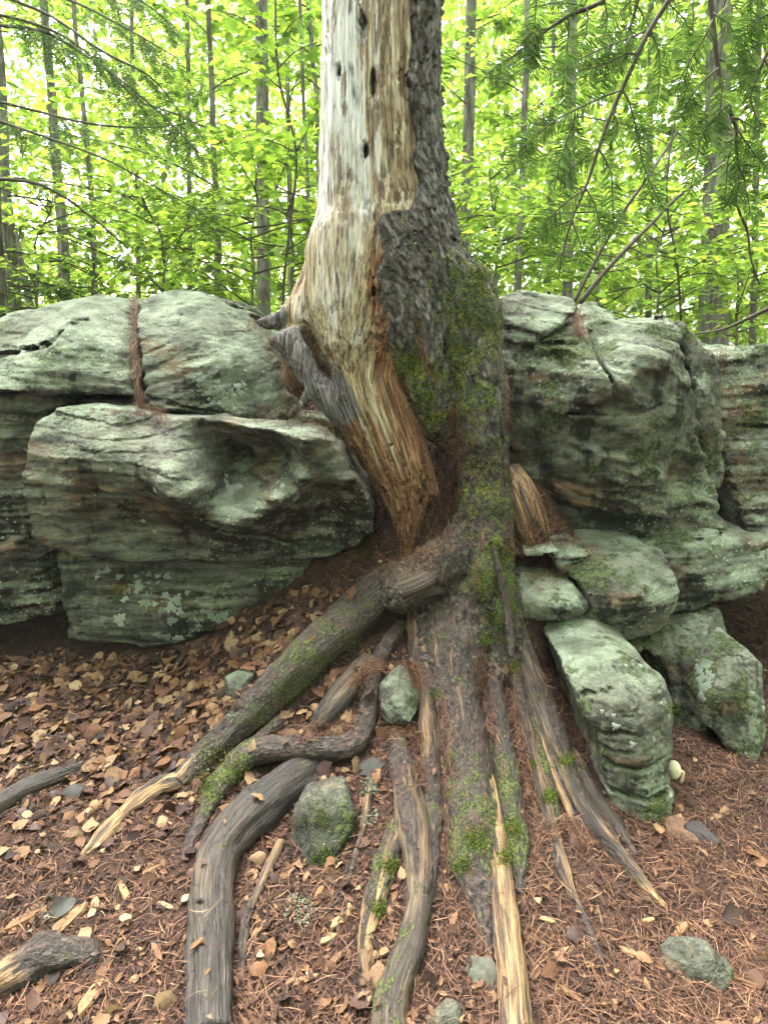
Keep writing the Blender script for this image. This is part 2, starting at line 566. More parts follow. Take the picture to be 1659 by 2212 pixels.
def mat_deadwood():
    m = M('weathered_dead_wood')
    fl, co = m.attr('flow', True), m.obj()
    low, grey, side = m.attr('low'), m.attr('grey'), m.attr('side')
    g1 = m.step(m.noise(m.map(fl, (1, 1, 0.06)), 80, 4, 0.72), .33, .67)
    g2 = m.noise(m.map(fl, (1, 1, 0.05)), 24, 3, 0.65)
    g3 = m.noise(m.map(fl, (1, 1, 0.17)), 19, 4, 0.75)
    big = m.noise(m.map(fl, (1, 1, 0.3), loc=(2, 0, 5)), 6, 3, 0.6)
    pale = m.ramp(g1, [(0.0, (0.27, 0.25, 0.24)), (0.35, (0.50, 0.495, 0.50)), (1.0, (0.66, 0.665, 0.685))])  # weathered pale wood, its left side whitened and blued to imitate skylight
    cream = m.ramp(g1, [(0.0, (0.14, 0.095, 0.06)), (0.4, (0.40, 0.335, 0.245)), (1.0, (0.60, 0.545, 0.44))])
    col = m.mix(m.step(m.add(side, m.mul(m.math('SUBTRACT', g2, 0.5), 2.0)), 0.35, 0.65), pale, cream)
    brown = m.ramp(g1, [(0.0, (0.035, 0.018, 0.009)), (0.5, (0.135, 0.08, 0.042)), (1.0, (0.26, 0.17, 0.092))])
    col = m.mix(m.mul(m.step(m.add(g3, m.mul(side, 0.09)), 0.54, 0.61), 0.8), col, brown)
    olive = m.ramp(g1, [(0.0, (0.075, 0.052, 0.028)), (0.4, (0.23, 0.185, 0.11)), (1.0, (0.40, 0.345, 0.225))])
    orange = m.ramp(g1, [(0.0, (0.022, 0.009, 0.004)), (0.5, (0.12, 0.058, 0.027)), (1.0, (0.30, 0.165, 0.078))])
    col = m.mix(m.step(m.add(low, m.mul(m.math('SUBTRACT', big, 0.5), 1.0), m.mul(m.math('SUBTRACT', g2, 0.5), 0.8)), 0.05, 0.55), col, m.mix(m.mul(m.step(g3, 0.5, 0.6), 0.8), olive, brown))
    col = m.mix(m.step(m.add(low, m.mul(m.math('SUBTRACT', g2, 0.5), 1.3)), 0.60, 0.90), col, orange)
    gcol = m.ramp(g1, [(0.0, (0.02, 0.018, 0.017)), (0.5, (0.075, 0.07, 0.067)), (1.0, (0.17, 0.16, 0.153))])
    col = m.mix(m.step(m.add(grey, m.mul(m.math('SUBTRACT', g2, 0.5), 1.2)), 0.35, 0.65), col, gcol)
    crack = m.mul(m.step(m.noise(m.map(fl, (1, 1, 0.045)), 52, 3, 0.5), 0.58, 0.64), m.step(m.noise(fl, 6, 3), 0.46, 0.6))
    col = m.mix(m.mul(crack, 0.7), col, (0.015, 0.009, 0.005))
    hgt = m.add(m.mul(g1, 0.25), m.mul(g2, 0.6), m.mul(g3, 0.5), m.mul(crack, -0.7))
    return m.fin(col, 0.8, m.bump(hgt, 0.011, 1.0), 0.25)

def mat_soil():
    m = M('forest_soil')
    co = m.obj()
    n = m.noise(co, 9, 4, 0.75)
    f = m.noise(co, 70, 3, 0.75)
    col = m.ramp(m.add(m.mul(n, 0.5), m.mul(f, 0.5)), [(0.36, (0.008, 0.005, 0.004)), (0.5, (0.032, 0.018, 0.013)), (0.6, (0.065, 0.037, 0.025)), (0.7, (0.11, 0.065, 0.042))])
    col = m.mix(m.mul(m.step(m.noise(co, 3.2, 4), 0.5, 0.65), 0.5), col, (0.035, 0.019, 0.018))
    return m.fin(col, 0.9, m.bump(m.add(n, f), 0.02, 1.0), 0.2)

def mat_flat(name, stops, rough=0.8, trans=0.0, rand='island', veins=0.0, spec=0.3):
    """colour differs from piece to piece along the given stops; trans lets light through"""
    m = M(name)
    r = m.island() if rand == 'island' else m.objrand()
    col = m.ramp(r, stops)
    n = m.noise(m.obj(), 7 if veins else 25, 4, 0.7)
    col = m.mix(m.mul(m.step(n, 0.35, 0.68), 0.35 + 2.5 * veins), col, m.mix(0.75, col, (0.02, 0.015, 0.008)))
    m.fin(col, rough, None, spec)
    if trans:
        tb = m.n('BsdfTranslucent')
        m.l(m.mix(0.55, col, (1.0, 1.0, 0.5), 'SCREEN') if False else m.mix(1.0, col, (1.75, 1.75, 1.3), 'MULTIPLY'), tb.inputs['Color'])
        mx = m.n('MixShader')
        mx.inputs[0].default_value = trans
        m.l(m.b.outputs[0], mx.inputs[1]); m.l(tb.outputs[0], mx.inputs[2])
        m.l(mx.outputs[0], m.out.inputs['Surface'])
    return m.m

MAT = {}
MAT['rock_pale'] = mat_rock('rock_with_thick_pale_lichen', 0.8, 0.15, 0.22)
MAT['rock_face'] = mat_rock('rock_weathered_face', 0.62, 0.35, 0.3, 0.95, 0.08, 4.2)
MAT['rock_dark'] = mat_rock('rock_damp_low', 0.52, 0.2, 0.42, 0.75, 0.05)
MAT['rock_green'] = mat_rock('rock_green_mossy', 0.74, 0.22, 0.6, 0.95, -0.35, 2.2)
MAT['rock_block'] = mat_rock('rock_pale_block', 0.72, 0.15, 0.45, 1.1, 0.2, 1.8)
MAT['stone_dull'] = mat_rock('stone_dull_in_litter', 0.35, 0.2, 0.5, 0.7, 0.2, 1.6)
MAT['root'] = mat_root()
MAT['bark'] = mat_trunk_bark()
MAT['wood'] = mat_deadwood()
MAT['soil'] = mat_soil()
MAT['lichen'] = mat_flat('pale_lichen_crust', [(0.0, (0.13, 0.165, 0.13)), (0.5, (0.19, 0.225, 0.18)), (1.0, (0.26, 0.29, 0.25))], 0.95, rand='obj', veins=0.05)
MAT['needle_dry'] = mat_flat('dry_pine_needle', [(0.0, (0.04, 0.017, 0.010)), (0.4, (0.09, 0.040, 0.023)), (0.75, (0.155, 0.075, 0.042)), (0.94, (0.22, 0.12, 0.068)), (1.0, (0.30, 0.195, 0.115))], 0.75)
LITTER = [(0.0, (0.016, 0.009, 0.008)), (0.3, (0.05, 0.024, 0.017)), (0.55, (0.10, 0.046, 0.027)), (0.75, (0.165, 0.088, 0.044)), (0.9, (0.24, 0.15, 0.078)), (1.0, (0.32, 0.23, 0.14))]
MAT['litter'] = mat_flat('dry_leaf_litter', LITTER, 0.75, 0.12)
MAT['litter_one'] = mat_flat('dry_leaf', LITTER, 0.75, 0.12, rand='obj', veins=0.12)
MAT['leaf_pale'] = mat_flat('dry_leaf_pale_tan', [(0.0, (0.16, 0.09, 0.044)), (1.0, (0.29, 0.2, 0.11))], 0.75, 0.12, rand='obj', veins=0.12)
MAT['leaf_orange'] = mat_flat('dry_leaf_orange_brown', [(0.0, (0.10, 0.042, 0.021)), (1.0, (0.19, 0.092, 0.043))], 0.75, 0.12, rand='obj', veins=0.12)
MAT['leaf_dark'] = mat_flat('dry_leaf_dark_brown', [(0.0, (0.022, 0.011, 0.010)), (1.0, (0.065, 0.029, 0.023))], 0.6, 0.08, rand='obj', veins=0.12)
MAT['chip'] = mat_flat('wood_chip', [(0.0, (0.09, 0.042, 0.02)), (0.5, (0.18, 0.095, 0.045)), (1.0, (0.29, 0.185, 0.092))], 0.8, rand='obj')
MAT['chips'] = mat_flat('wood_crumbs', [(0.0, (0.022, 0.012, 0.010)), (0.5, (0.075, 0.037, 0.024)), (0.85, (0.14, 0.07, 0.038)), (1.0, (0.22, 0.125, 0.065))], 0.85)
GREEN = [(0.0, (0.06, 0.12, 0.02)), (0.3, (0.12, 0.21, 0.03)), (0.6, (0.20, 0.32, 0.042)), (0.85, (0.29, 0.42, 0.055)), (1.0, (0.42, 0.48, 0.08))]
MAT['leaf'] = mat_flat('green_leaf', GREEN, 0.6, 0.55, spec=0.15)
MAT['leaf_one'] = mat_flat('green_maple_leaf', GREEN, 0.5, 0.55, rand='obj')
MAT['leaf_far'] = mat_flat('far_green_leaf', [(0.0, (0.10, 0.17, 0.03)), (0.4, (0.21, 0.32, 0.055)), (0.75, (0.34, 0.46, 0.085)), (1.0, (0.48, 0.56, 0.14))], 0.6, 0.6, spec=0.1)  # paler than the near leaves, haze put into the colour
MAT['hemlock'] = mat_flat('evergreen_needle', [(0.0, (0.032, 0.066, 0.02)), (0.5, (0.062, 0.12, 0.03)), (1.0, (0.13, 0.21, 0.05))], 0.75, 0.45, spec=0.08)
MAT['twig'] = mat_flat('dark_twig_bark', [(0.0, (0.035, 0.028, 0.022)), (1.0, (0.09, 0.075, 0.06))], 0.85)
MAT['grey_trunk'] = None
def mat_tree():
    m = M('forest_tree_bark')
    co = m.obj()
    n = m.noise(m.map(co, (1, 1, 0.2)), 22, 4, 0.7)
    col = m.ramp(n, [(0.35, (0.06, 0.055, 0.048)), (0.5, (0.145, 0.135, 0.12)), (0.65, (0.26, 0.25, 0.225))])  # bark greys lightened to imitate haze on the background trunks
    col = m.mix(m.mul(m.step(m.noise(co, 5, 4), 0.55, 0.68), 0.6), col, (0.17, 0.21, 0.15))
    return m.fin(col, 0.9, m.bump(n, 0.02, 1.0), 0.2)
MAT['grey_trunk'] = mat_tree()
MAT['mushroom'] = mat_flat('cream_mushroom', [(0.0, (0.62, 0.56, 0.36)), (1.0, (0.68, 0.62, 0.42))], 0.6)
MAT['moss'] = mat_flat('moss_shoot', [(0.0, (0.025, 0.045, 0.006)), (0.5, (0.085, 0.13, 0.016)), (1.0, (0.22, 0.27, 0.04))], 0.8, 0.25)
# ------------------------------------------------------------------ the ground
def tps_fit(xy, z, lam=1e-4):
    n = len(xy)
    d2 = ((xy[:, None] - xy[None]) ** 2).sum(-1)
    K = np.where(d2 > 0, 0.5 * d2 * np.log(np.maximum(d2, 1e-12)), 0) + lam * np.eye(n)
    Pm = np.concatenate([np.ones((n, 1)), xy], 1)
    A = np.block([[K, Pm], [Pm.T, np.zeros((3, 3))]])
    return np.linalg.solve(A, np.concatenate([z, np.zeros(3)]))
def tps_eval(w, xy, q):
    out = np.empty(len(q))
    n = len(xy)
    for s in range(0, len(q), 100000):
        c = q[s:s + 100000]
        d2 = ((c[:, None] - xy[None]) ** 2).sum(-1)
        out[s:s + 100000] = (0.5 * d2 * np.log(np.maximum(d2, 1e-12))) @ w[:n] + w[n] + c @ w[n + 1:]
    return out
_g = [(0, 2212, 0), (400, 2212, 0), (800, 2212, 0.0), (1250, 2212, 0), (1659, 2212, -0.05), (0, 1950, 0), (1659, 1950, -0.08),
      (0, 1750, 0.0), (400, 1850, 0.01), (800, 1850, .04), (1100, 1850, .04), (1250, 1900, 0), (1500, 1850, -.06), (0, 1550, .02), (300, 1500, .05), (500, 1500, .16),
      (650, 1400, .33), (100, 1400, .05), (400, 1400, .1), (0, 1340, .08), (550, 1310, .3), (720, 1240, .5), (850, 1215, .6), (800, 1400, .34),
      (850, 1600, .13), (600, 1600, .11), (350, 1680, .03), (1000, 1400, .36), (1000, 1600, .15), (1000, 1750, .06), (1100, 1400, .33), (1200, 1400, .26), (1220, 1550, .12),
      (1350, 1800, -.03), (1500, 1600, -.02), (1600, 1350, -.02), (1659, 1300, -.02), (1659, 1600, -.06), (1130, 1200, .62), (1180, 1300, .48), (980, 1180, .66), (950, 1060, .92), (1150, 1120, .80), (1240, 1190, .62)]
_gp = np.array([PZ(*g) for g in _g])
_gp = np.concatenate([_gp, [[-2.6, 3.6, .1], [2.6, 2.2, -.08], [0.1, 3.2, 1.05], [-1, 3.4, .3], [-2.4, 1.2, 0], [2.4, 1.2, -.08], [0, .3, 0], [2.4, 4.4, .0], [1.3, 3.4, .3]]])
_gw = tps_fit(_gp[:, :2], _gp[:, 2])
def ground_z(x, y):
    x = np.asarray(x, float); y = np.asarray(y, float)
    sh = x.shape
    x, y = x.reshape(-1), y.reshape(-1)
    q = np.stack([np.clip(x, -2.7, 2.7), np.clip(y, 0.2, 4.6)], 1)
    z = np.clip(tps_eval(_gw, _gp[:, :2], q), -0.15, 1.1)
    far = sstep(2.4, 4.5, np.abs(x)) + sstep(0.4, -1.0, y)
    z = z * np.clip(1 - far, 0, 1)
    p3 = np.stack([x, y, 0 * x], 1)
    z = z + 0.014 * fbm(p3 * 5, 4, 0.55, 3) + 0.004 * fbm(p3 * 38, 2, 0.5, 5)
    y0 = 3.35 - 0.38 * sstep(.75, .35, np.abs(x + .05)) + 1.15 * sstep(1.2, 2.2, x) + 0.4 * sstep(-1.8, -3.5, x)
    k = sstep(0, 1.0, (y - y0))
    plat = 1.46 + 0.012 * np.clip(y - 4, 0, 60) + 0.10 * fbm(p3 * 0.6, 3, 0.5, 8)
    return (z * (1 - k) + plat * k).reshape(sh)
def hit_ground(u, v):
    dx, dy, dz = ray(u, v)
    t = np.linspace(0.7, 7, 700)
    x, y, z = dx * t, dy * t, CAM_Z + dz * t
    b = np.argmax(z < ground_z(x, y))
    lo, hi = t[max(b - 1, 0)], t[b]
    for _ in range(12):
        m = 0.5 * (lo + hi)
        if CAM_Z + dz * m < ground_z(np.array([dx * m]), np.array([dy * m]))[0]:
            hi = m
        else:
            lo = m
    return np.array([dx * hi, dy * hi, CAM_Z + dz * hi])
def axis_pts(lo, hi, h, far, n):
    core = np.arange(lo, hi + h / 2, h)
    g = np.geomspace(h, far, n)
    return np.concatenate([lo - np.cumsum(g)[::-1], core, hi + np.cumsum(g)])
gx = axis_pts(-2.6, 2.6, 0.016, 9, 40)
gy = axis_pts(0.6, 4.6, 0.016, 9, 40)
GX, GY = np.meshgrid(gx, gy, indexing='ij')
GZ = ground_z(GX, GY)
GV = np.stack([GX, GY, GZ], -1).reshape(-1, 3)
ii, jj = np.meshgrid(np.arange(len(gx) - 1), np.arange(len(gy) - 1), indexing='ij')
GF = np.stack([ii * len(gy) + jj, (ii + 1) * len(gy) + jj, (ii + 1) * len(gy) + jj + 1, ii * len(gy) + jj + 1], -1).reshape(-1, 4)
kind(link('ground', mesh_np('ground', GV, GF), MAT['soil']), 'structure')
note(GV, GF)
# ------------------------------------------------------------------ the ledge: every boulder its own body with a traced outline, a depth and a back
def poly_dist(q, poly):
    d = np.full(len(q), 1e9); s = np.zeros(len(q), int)
    n = len(poly)
    for k in range(n):
        a, b = poly[k], poly[(k + 1) % n]
        e, w = b - a, q - a
        t = np.clip((w @ e) / max(e @ e, 1e-12), 0, 1)
        d = np.minimum(d, ((w - t[:, None] * e) ** 2).sum(1))
        c = ((a[1] <= q[:, 1]) != (b[1] <= q[:, 1]))
        xi = a[0] + (q[:, 1] - a[1]) / np.where(abs(b[1] - a[1]) < 1e-9, 1e-9, b[1] - a[1]) * (b[0] - a[0])
        s += (c & (q[:, 0] < xi))
    return np.sqrt(d) * np.where(s % 2 == 1, -1, 1)
class Map2:
    """a function of (x, z) sampled on a fine grid"""
    def __init__(self, lo, hi, h, f):
        self.lo = np.array(lo, float); self.h = h
        n = np.ceil((np.array(hi) - lo) / h).astype(int) + 2
        X, Z = np.meshgrid(lo[0] + np.arange(n[0]) * h, lo[1] + np.arange(n[1]) * h, indexing='ij')
        self.g = f(np.stack([X, Z], -1).reshape(-1, 2)).reshape(n)
    def __call__(self, q):
        c = (q - self.lo) / self.h
        c = np.clip(c, 0, np.array(self.g.shape) - 1.001)
        i = c.astype(int); w = c - i
        g = self.g
        return (g[i[:, 0], i[:, 1]] * (1 - w[:, 0]) * (1 - w[:, 1]) + g[i[:, 0] + 1, i[:, 1]] * w[:, 0] * (1 - w[:, 1])
                + g[i[:, 0], i[:, 1] + 1] * (1 - w[:, 0]) * w[:, 1] + g[i[:, 0] + 1, i[:, 1] + 1] * w[:, 0] * w[:, 1])
def line_dist(q, ln):
    d = np.full(len(q), 1e9)
    for a, b in zip(ln[:-1], ln[1:]):
        e, w = b - a, q - a
        t = np.clip((w @ e) / max(e @ e, 1e-12), 0, 1)
        d = np.minimum(d, ((w - t[:, None] * e) ** 2).sum(1))
    return np.sqrt(d)
ROCKS = {}
def rock(key, label, outline, front, back, mat, k=0.05, y0=3.0, amp=0.03, strata=0.014, dip=0.15, cracks=(), holes=(), h=0.02, seed=0, name='boulder', cat='boulder', freq=3.0, facet=0.035, lam=2e-3, terrace=0.013):
    """outline: (u, v[, y]); front: (u, v, y) depths of the visible face; back: depth of the rear;
       cracks: (list of (u, v), half width, depth); holes: (u, v, y, rx, ry, rz, tilt)"""
    outl = [(o if len(o) == 3 else (*o, y0)) for o in outline]
    poly = np.array([P(*o)[[0, 2]] for o in outl])
    fr = np.array([P(*f) for f in front])
    lo, hi = poly.min(0) - 0.08, poly.max(0) + 0.08
    dmap = Map2(lo, hi, 0.012, lambda q: poly_dist(q, poly))
    w = tps_fit(fr[:, [0, 2]], fr[:, 1], lam)
    fmap = Map2(lo, hi, 0.012, lambda q: np.clip(tps_eval(w, fr[:, [0, 2]], q), fr[:, 1].min() - 0.03, fr[:, 1].max() + (0.12 if len(fr) > 5 else 0.02)))
    ymin = float(np.percentile(fmap.g, 2)) - 0.15
    ymin = min(ymin, fr[:, 1].min() - 0.12)
    cr = []
    for ln, wd, dp in cracks:
        pts = np.array([P(u, v, np.median(fr[:, 1]))[[0, 2]] for u, v in ln])
        cr.append((Map2(lo, hi, 0.012, lambda q, pts=pts: line_dist(q, pts)), wd, dp))
    ho = []
    for (u, v, y, rx, ry, rz, tl) in holes:
        ho.append((P(u, v, y), np.array([rx, ry, rz]), math.cos(tl), math.sin(tl)))
    cd, sd_ = math.cos(dip), math.sin(dip)
    def rough(p, fine):
        q = np.stack([p[:, 0] * cd + p[:, 2] * sd_, p[:, 1], -p[:, 0] * sd_ + p[:, 2] * cd], 1)
        n = amp * fbm(p * freq, 4, 0.55, seed)
        n = n + strata * fbm(q * np.array([2.2, 2.2, 17.0]), 3 if not fine else 4, 0.6, seed + 5)
        n = n + facet * (np.abs(vnoise(q * np.array([2.4, 2.4, 4.2]) + seed * 1.7, seed + 31)) + 0.5 * np.abs(vnoise(q * np.array([6.0, 6.0, 10.0]) + 3.1, seed + 32)) - 0.3)
        tt = q[:, 2] * 15.0 + 1.6 * vnoise(p * np.array([1.6, 1.6, 3.0]), seed + 41)
        sw = tt - np.floor(tt)
        n = n + terrace * (sw * sw - 0.33) * (0.35 + 0.65 * sstep(-.2, .35, vnoise(p * 2.6, seed + 42)))
        if fine:
            a = np.abs(fbm(q * np.array([5.0, 5.0, 14.0]), 3, 0.55, seed + 9))
            n = n + 0.010 * (0.25 - a) + 0.005 * fbm(p * 42, 3, 0.6, seed + 3)
        return n
    def f(p, fine=False):
        q = p[:, [0, 2]]
        d2 = dmap(q)
        yf = fmap(q)
        d = smax(smax(d2, (yf - p[:, 1]) * 0.8, k), p[:, 1] - back, k)
        for c, r, co, si in ho:
            e = p - c
            e = np.stack([e[:, 0] * co + e[:, 2] * si, e[:, 1], -e[:, 0] * si + e[:, 2] * co], 1) / r
            d = smax(d, -(np.linalg.norm(e, axis=1) - 1) * r.min() * 1.2, 0.018)
        near = np.abs(d) < 0.14
        if near.any():
            d = np.array(d)
            pn = p[near]
            dn = d[near] + rough(pn, fine)
            for m, wd, dp in cr:
                jit = 0.4 * wd * fbm(pn * 14, 2, 0.5, seed + 21)
                c = m(pn[:, [0, 2]]) + jit
                dn = smax(dn, np.minimum(wd - c, yf[near] + dp - pn[:, 1]), 0.006)
            d[near] = dn
        return d
    V, Q = sdf_mesh(f, [lo[0], ymin, lo[1]], [hi[0], back + 0.08, hi[1]], h, 1, lambda p: f(p, True))
    base = (float(V[:, 0].mean()), float(V[:, 1].mean()), float(V[:, 2].min()))
    note(V, Q)
    o = link(name, mesh_np(name, V, Q), MAT[mat], loc=base)
    tag(o, label, cat)
    ROCKS[key] = (o, BVHTree.FromPolygons(V.tolist(), Q.tolist()))
    return o

# left of the tree
rock('L1', 'rounded pale green boulder at the upper left edge, left of the needle-filled crack',
     [(-220, 790, 3.2), (-100, 730, 3.3), (0, 690, 3.35), (60, 664, 3.4), (130, 641, 3.45), (200, 632, 3.5), (262, 637, 3.5), (289, 650, 3.45), (290, 700, 3.3), (285, 760, 3.1), (292, 820, 3.0), (288, 860, 2.95), (200, 856, 2.95), (100, 850, 2.95), (0, 840, 2.95), (-220, 842, 2.95)],
     [(-150, 820, 2.93), (0, 820, 2.92), (100, 830, 2.9), (200, 835, 2.9), (275, 840, 2.92), (0, 750, 3.1), (100, 765, 2.98), (180, 760, 2.97), (265, 770, 3.02), (-150, 760, 3.15), (60, 700, 3.22), (130, 690, 3.2), (200, 680, 3.22), (270, 690, 3.25), (130, 648, 3.45), (230, 645, 3.45)],
     3.95, 'rock_pale', 0.05, facet=0.025, terrace=0.008, cracks=[([(-30, 775), (60, 760), (120, 745), (125, 700), (160, 692)], 0.010, 0.05), ([(200, 640), (240, 655), (285, 665)], 0.012, 0.05), ([(-60, 842), (60, 848), (150, 856)], .01, .04)], seed=1, strata=0.012, dip=-0.1)
rock('L2', 'smooth pale green boulder right of the needle-filled crack, beside the grey root',
     [(296, 655, 3.4), (330, 633, 3.5), (400, 628, 3.55), (470, 641, 3.5), (525, 668, 3.45), (565, 715, 3.35), (595, 780, 3.28), (622, 850, 3.2), (632, 895, 3.15), (600, 912, 3.1), (500, 900, 3.0), (400, 893, 2.95), (330, 886, 2.95), (310, 862, 2.95), (304, 780, 3.05), (299, 700, 3.25)],
     [(315, 850, 2.95), (450, 880, 2.97), (600, 890, 3.1), (350, 760, 3.06), (480, 780, 3.05), (580, 800, 3.17), (340, 680, 3.27), (430, 680, 3.26), (520, 710, 3.32), (400, 640, 3.5)],
     3.95, 'rock_pale', 0.05, facet=0.018, terrace=0.007, cracks=[([(320, 845), (400, 868), (500, 893)], 0.008, 0.03), ([(350, 650), (410, 668), (450, 700)], .005, .015)], seed=2, amp=0.022, strata=0.010, dip=0.33)
rock('L4', 'dark lichen-streaked boulder at the left edge under the rounded pale boulder',
     [(-240, 846), (0, 846), (70, 852), (135, 868), (95, 900), (72, 950), (66, 1050), (64, 1150), (50, 1190), (-240, 1190)],
     [(-200, 900, 3.0), (0, 880, 2.98), (100, 865, 3.02), (0, 1000, 2.92), (60, 1000, 2.96), (0, 1150, 2.95), (-200, 1150, 2.95)],
     3.8, 'rock_face', 0.03, y0=2.95, seed=3, strata=0.02, dip=-0.1)
rock('L6', 'layered dark boulder at the left edge resting on the dry leaves',
     [(-240, 1190), (-60, 1180), (40, 1165), (85, 1190), (100, 1260), (112, 1345), (40, 1352), (-240, 1352)],
     [(-200, 1250, 2.8), (0, 1220, 2.84), (60, 1200, 2.9), (0, 1320, 2.86), (90, 1320, 2.92)],
     3.8, 'rock_dark', 0.03, y0=2.9, seed=4, strata=0.03, dip=-0.15)
rock('L3', 'big overhanging grey boulder with a scooped ledge, left of the dead root',
     [(72, 940, 2.8), (95, 898, 2.85), (150, 872, 2.93), (230, 866, 2.95), (320, 880, 2.93), (370, 888, 2.95), (480, 893, 2.98), (600, 905, 3.02), (700, 918, 3.0), (742, 945, 2.92), (760, 1000, 2.85), (795, 1060, 2.8), (812, 1105, 2.8), (808, 1150, 2.8), (772, 1195, 2.8), (700, 1228, 2.8), (600, 1236, 2.8), (450, 1228, 2.8), (300, 1218, 2.8), (150, 1200, 2.75), (78, 1188, 2.72), (68, 1080, 2.74)],
     [(95, 950, 2.74), (110, 1010, 2.66), (100, 1100, 2.68), (100, 1170, 2.70), (200, 900, 2.78), (200, 960, 2.66), (200, 1050, 2.65), (140, 1150, 2.7), (300, 910, 2.76), (300, 1000, 2.62), (330, 1070, 2.62), (240, 1065, 2.64),
      (240, 1110, 2.76), (330, 1120, 2.78), (240, 1165, 2.78), (330, 1170, 2.82), (430, 1170, 2.84), (420, 1130, 2.74), (400, 1000, 2.62), (430, 1050, 2.60), (440, 1095, 2.62), (380, 940, 2.72),
      (370, 897, 2.82), (450, 902, 2.74), (520, 914, 2.68), (600, 934, 2.60), (668, 957, 2.48), (715, 945, 2.64), (745, 965, 2.72), (450, 922, 2.82), (520, 938, 2.82), (600, 957, 2.76), (430, 965, 2.78), (490, 995, 2.95), (555, 985, 2.94), (620, 978, 2.82),
      (480, 1060, 2.78), (560, 1040, 2.80), (625, 1018, 2.72), (662, 992, 2.56), (540, 1095, 2.65), (500, 1122, 2.63), (600, 1082, 2.58), (652, 1040, 2.55), (560, 1120, 2.62), (600, 1112, 2.70), (560, 1145, 2.74), (682, 1045, 2.70), (705, 1095, 2.82), (640, 1130, 2.84), (740, 1030, 2.64), (790, 1095, 2.70), (700, 1160, 2.90), (600, 1175, 2.86), (600, 1214, 2.95), (760, 1188, 2.88), (490, 1214, 2.90), (330, 1210, 2.78), (200, 1194, 2.75)],
     3.7, 'rock_face', 0.016, y0=2.8, seed=5, amp=0.020, strata=0.012, dip=-0.06, h=0.018,
     facet=0.02, lam=1e-4, terrace=0.008, holes=[(290, 1160, 2.64, 0.30, 0.12, 0.055, -0.12), (440, 1200, 2.66, 0.24, 0.14, 0.045, -0.1)],
     cracks=[([(230, 1052), (330, 1075), (400, 1090), (450, 1120), (520, 1135)], 0.010, 0.05), ([(445, 1110), (470, 1060), (478, 1010)], 0.007, 0.03), ([(75, 1170), (150, 1192)], .009, .05), ([(470, 1140), (560, 1165), (620, 1200)], .009, .05), ([(110, 1000), (115, 1080), (140, 1160)], .006, .03)])
rock('L5', 'low dark boulder dotted with pale lichen spots, sitting on the dry leaves',
     [(85, 1225), (150, 1205), (300, 1205), (520, 1212), (720, 1205), (760, 1225), (720, 1262), (640, 1300), (540, 1330), (512, 1352), (470, 1380), (400, 1402), (300, 1408), (200, 1398), (150, 1378), (115, 1330)],
     [(130, 1250, 2.98), (300, 1240, 3.0), (500, 1240, 3.0), (680, 1230, 3.02), (150, 1340, 2.9), (300, 1310, 2.88), (450, 1310, 2.9), (600, 1280, 2.98), (300, 1375, 2.88), (420, 1375, 2.9), (500, 1350, 2.94)],
     3.6, 'rock_dark', 0.045, y0=2.88, seed=6, amp=0.022, strata=0.016, dip=-0.05, cracks=[([(140, 1345), (250, 1375), (380, 1380), (460, 1372)], 0.006, 0.03)])
rock('L7', 'thin dark slab lying behind the crest of the smooth left boulder',
     [(430, 640), (470, 640), (520, 655), (560, 685), (545, 705), (500, 690), (440, 668)],
     [(440, 650, 3.65), (500, 670, 3.62), (550, 690, 3.6)], 4.2, 'rock_dark', 0.02, y0=3.65, seed=7, amp=0.012)

# right of the tree
rock('R1', 'small rounded boulder on top of the ledge right beside the trunk',
     [(1086, 650, 3.2), (1110, 634, 3.25), (1150, 628, 3.3), (1195, 630, 3.3), (1228, 640, 3.3), (1245, 660, 3.25), (1236, 686, 3.15), (1200, 712, 3.1), (1160, 740, 3.05), (1120, 775, 3.0), (1095, 830, 3.0), (1080, 780, 3.05)],
     [(1100, 660, 3.15), (1150, 650, 3.2), (1210, 650, 3.22), (1100, 720, 3.02), (1160, 700, 3.04), (1220, 680, 3.1), (1100, 790, 3.0)],
     3.7, 'rock_pale', 0.045, seed=11, terrace=0.008, amp=0.018, dip=-0.3)
rock('R2', 'rough mossy little boulder behind the needle-filled gap on the right ledge',
     [(1238, 700), (1250, 664), (1290, 652), (1325, 662), (1354, 684), (1350, 702), (1300, 712), (1255, 722)],
     [(1250, 690, 3.2), (1300, 680, 3.2), (1340, 690, 3.25), (1290, 660, 3.35)], 3.7, 'rock_green', 0.025, y0=3.3, seed=12, terrace=0.008, amp=0.03, strata=0.02, freq=6)
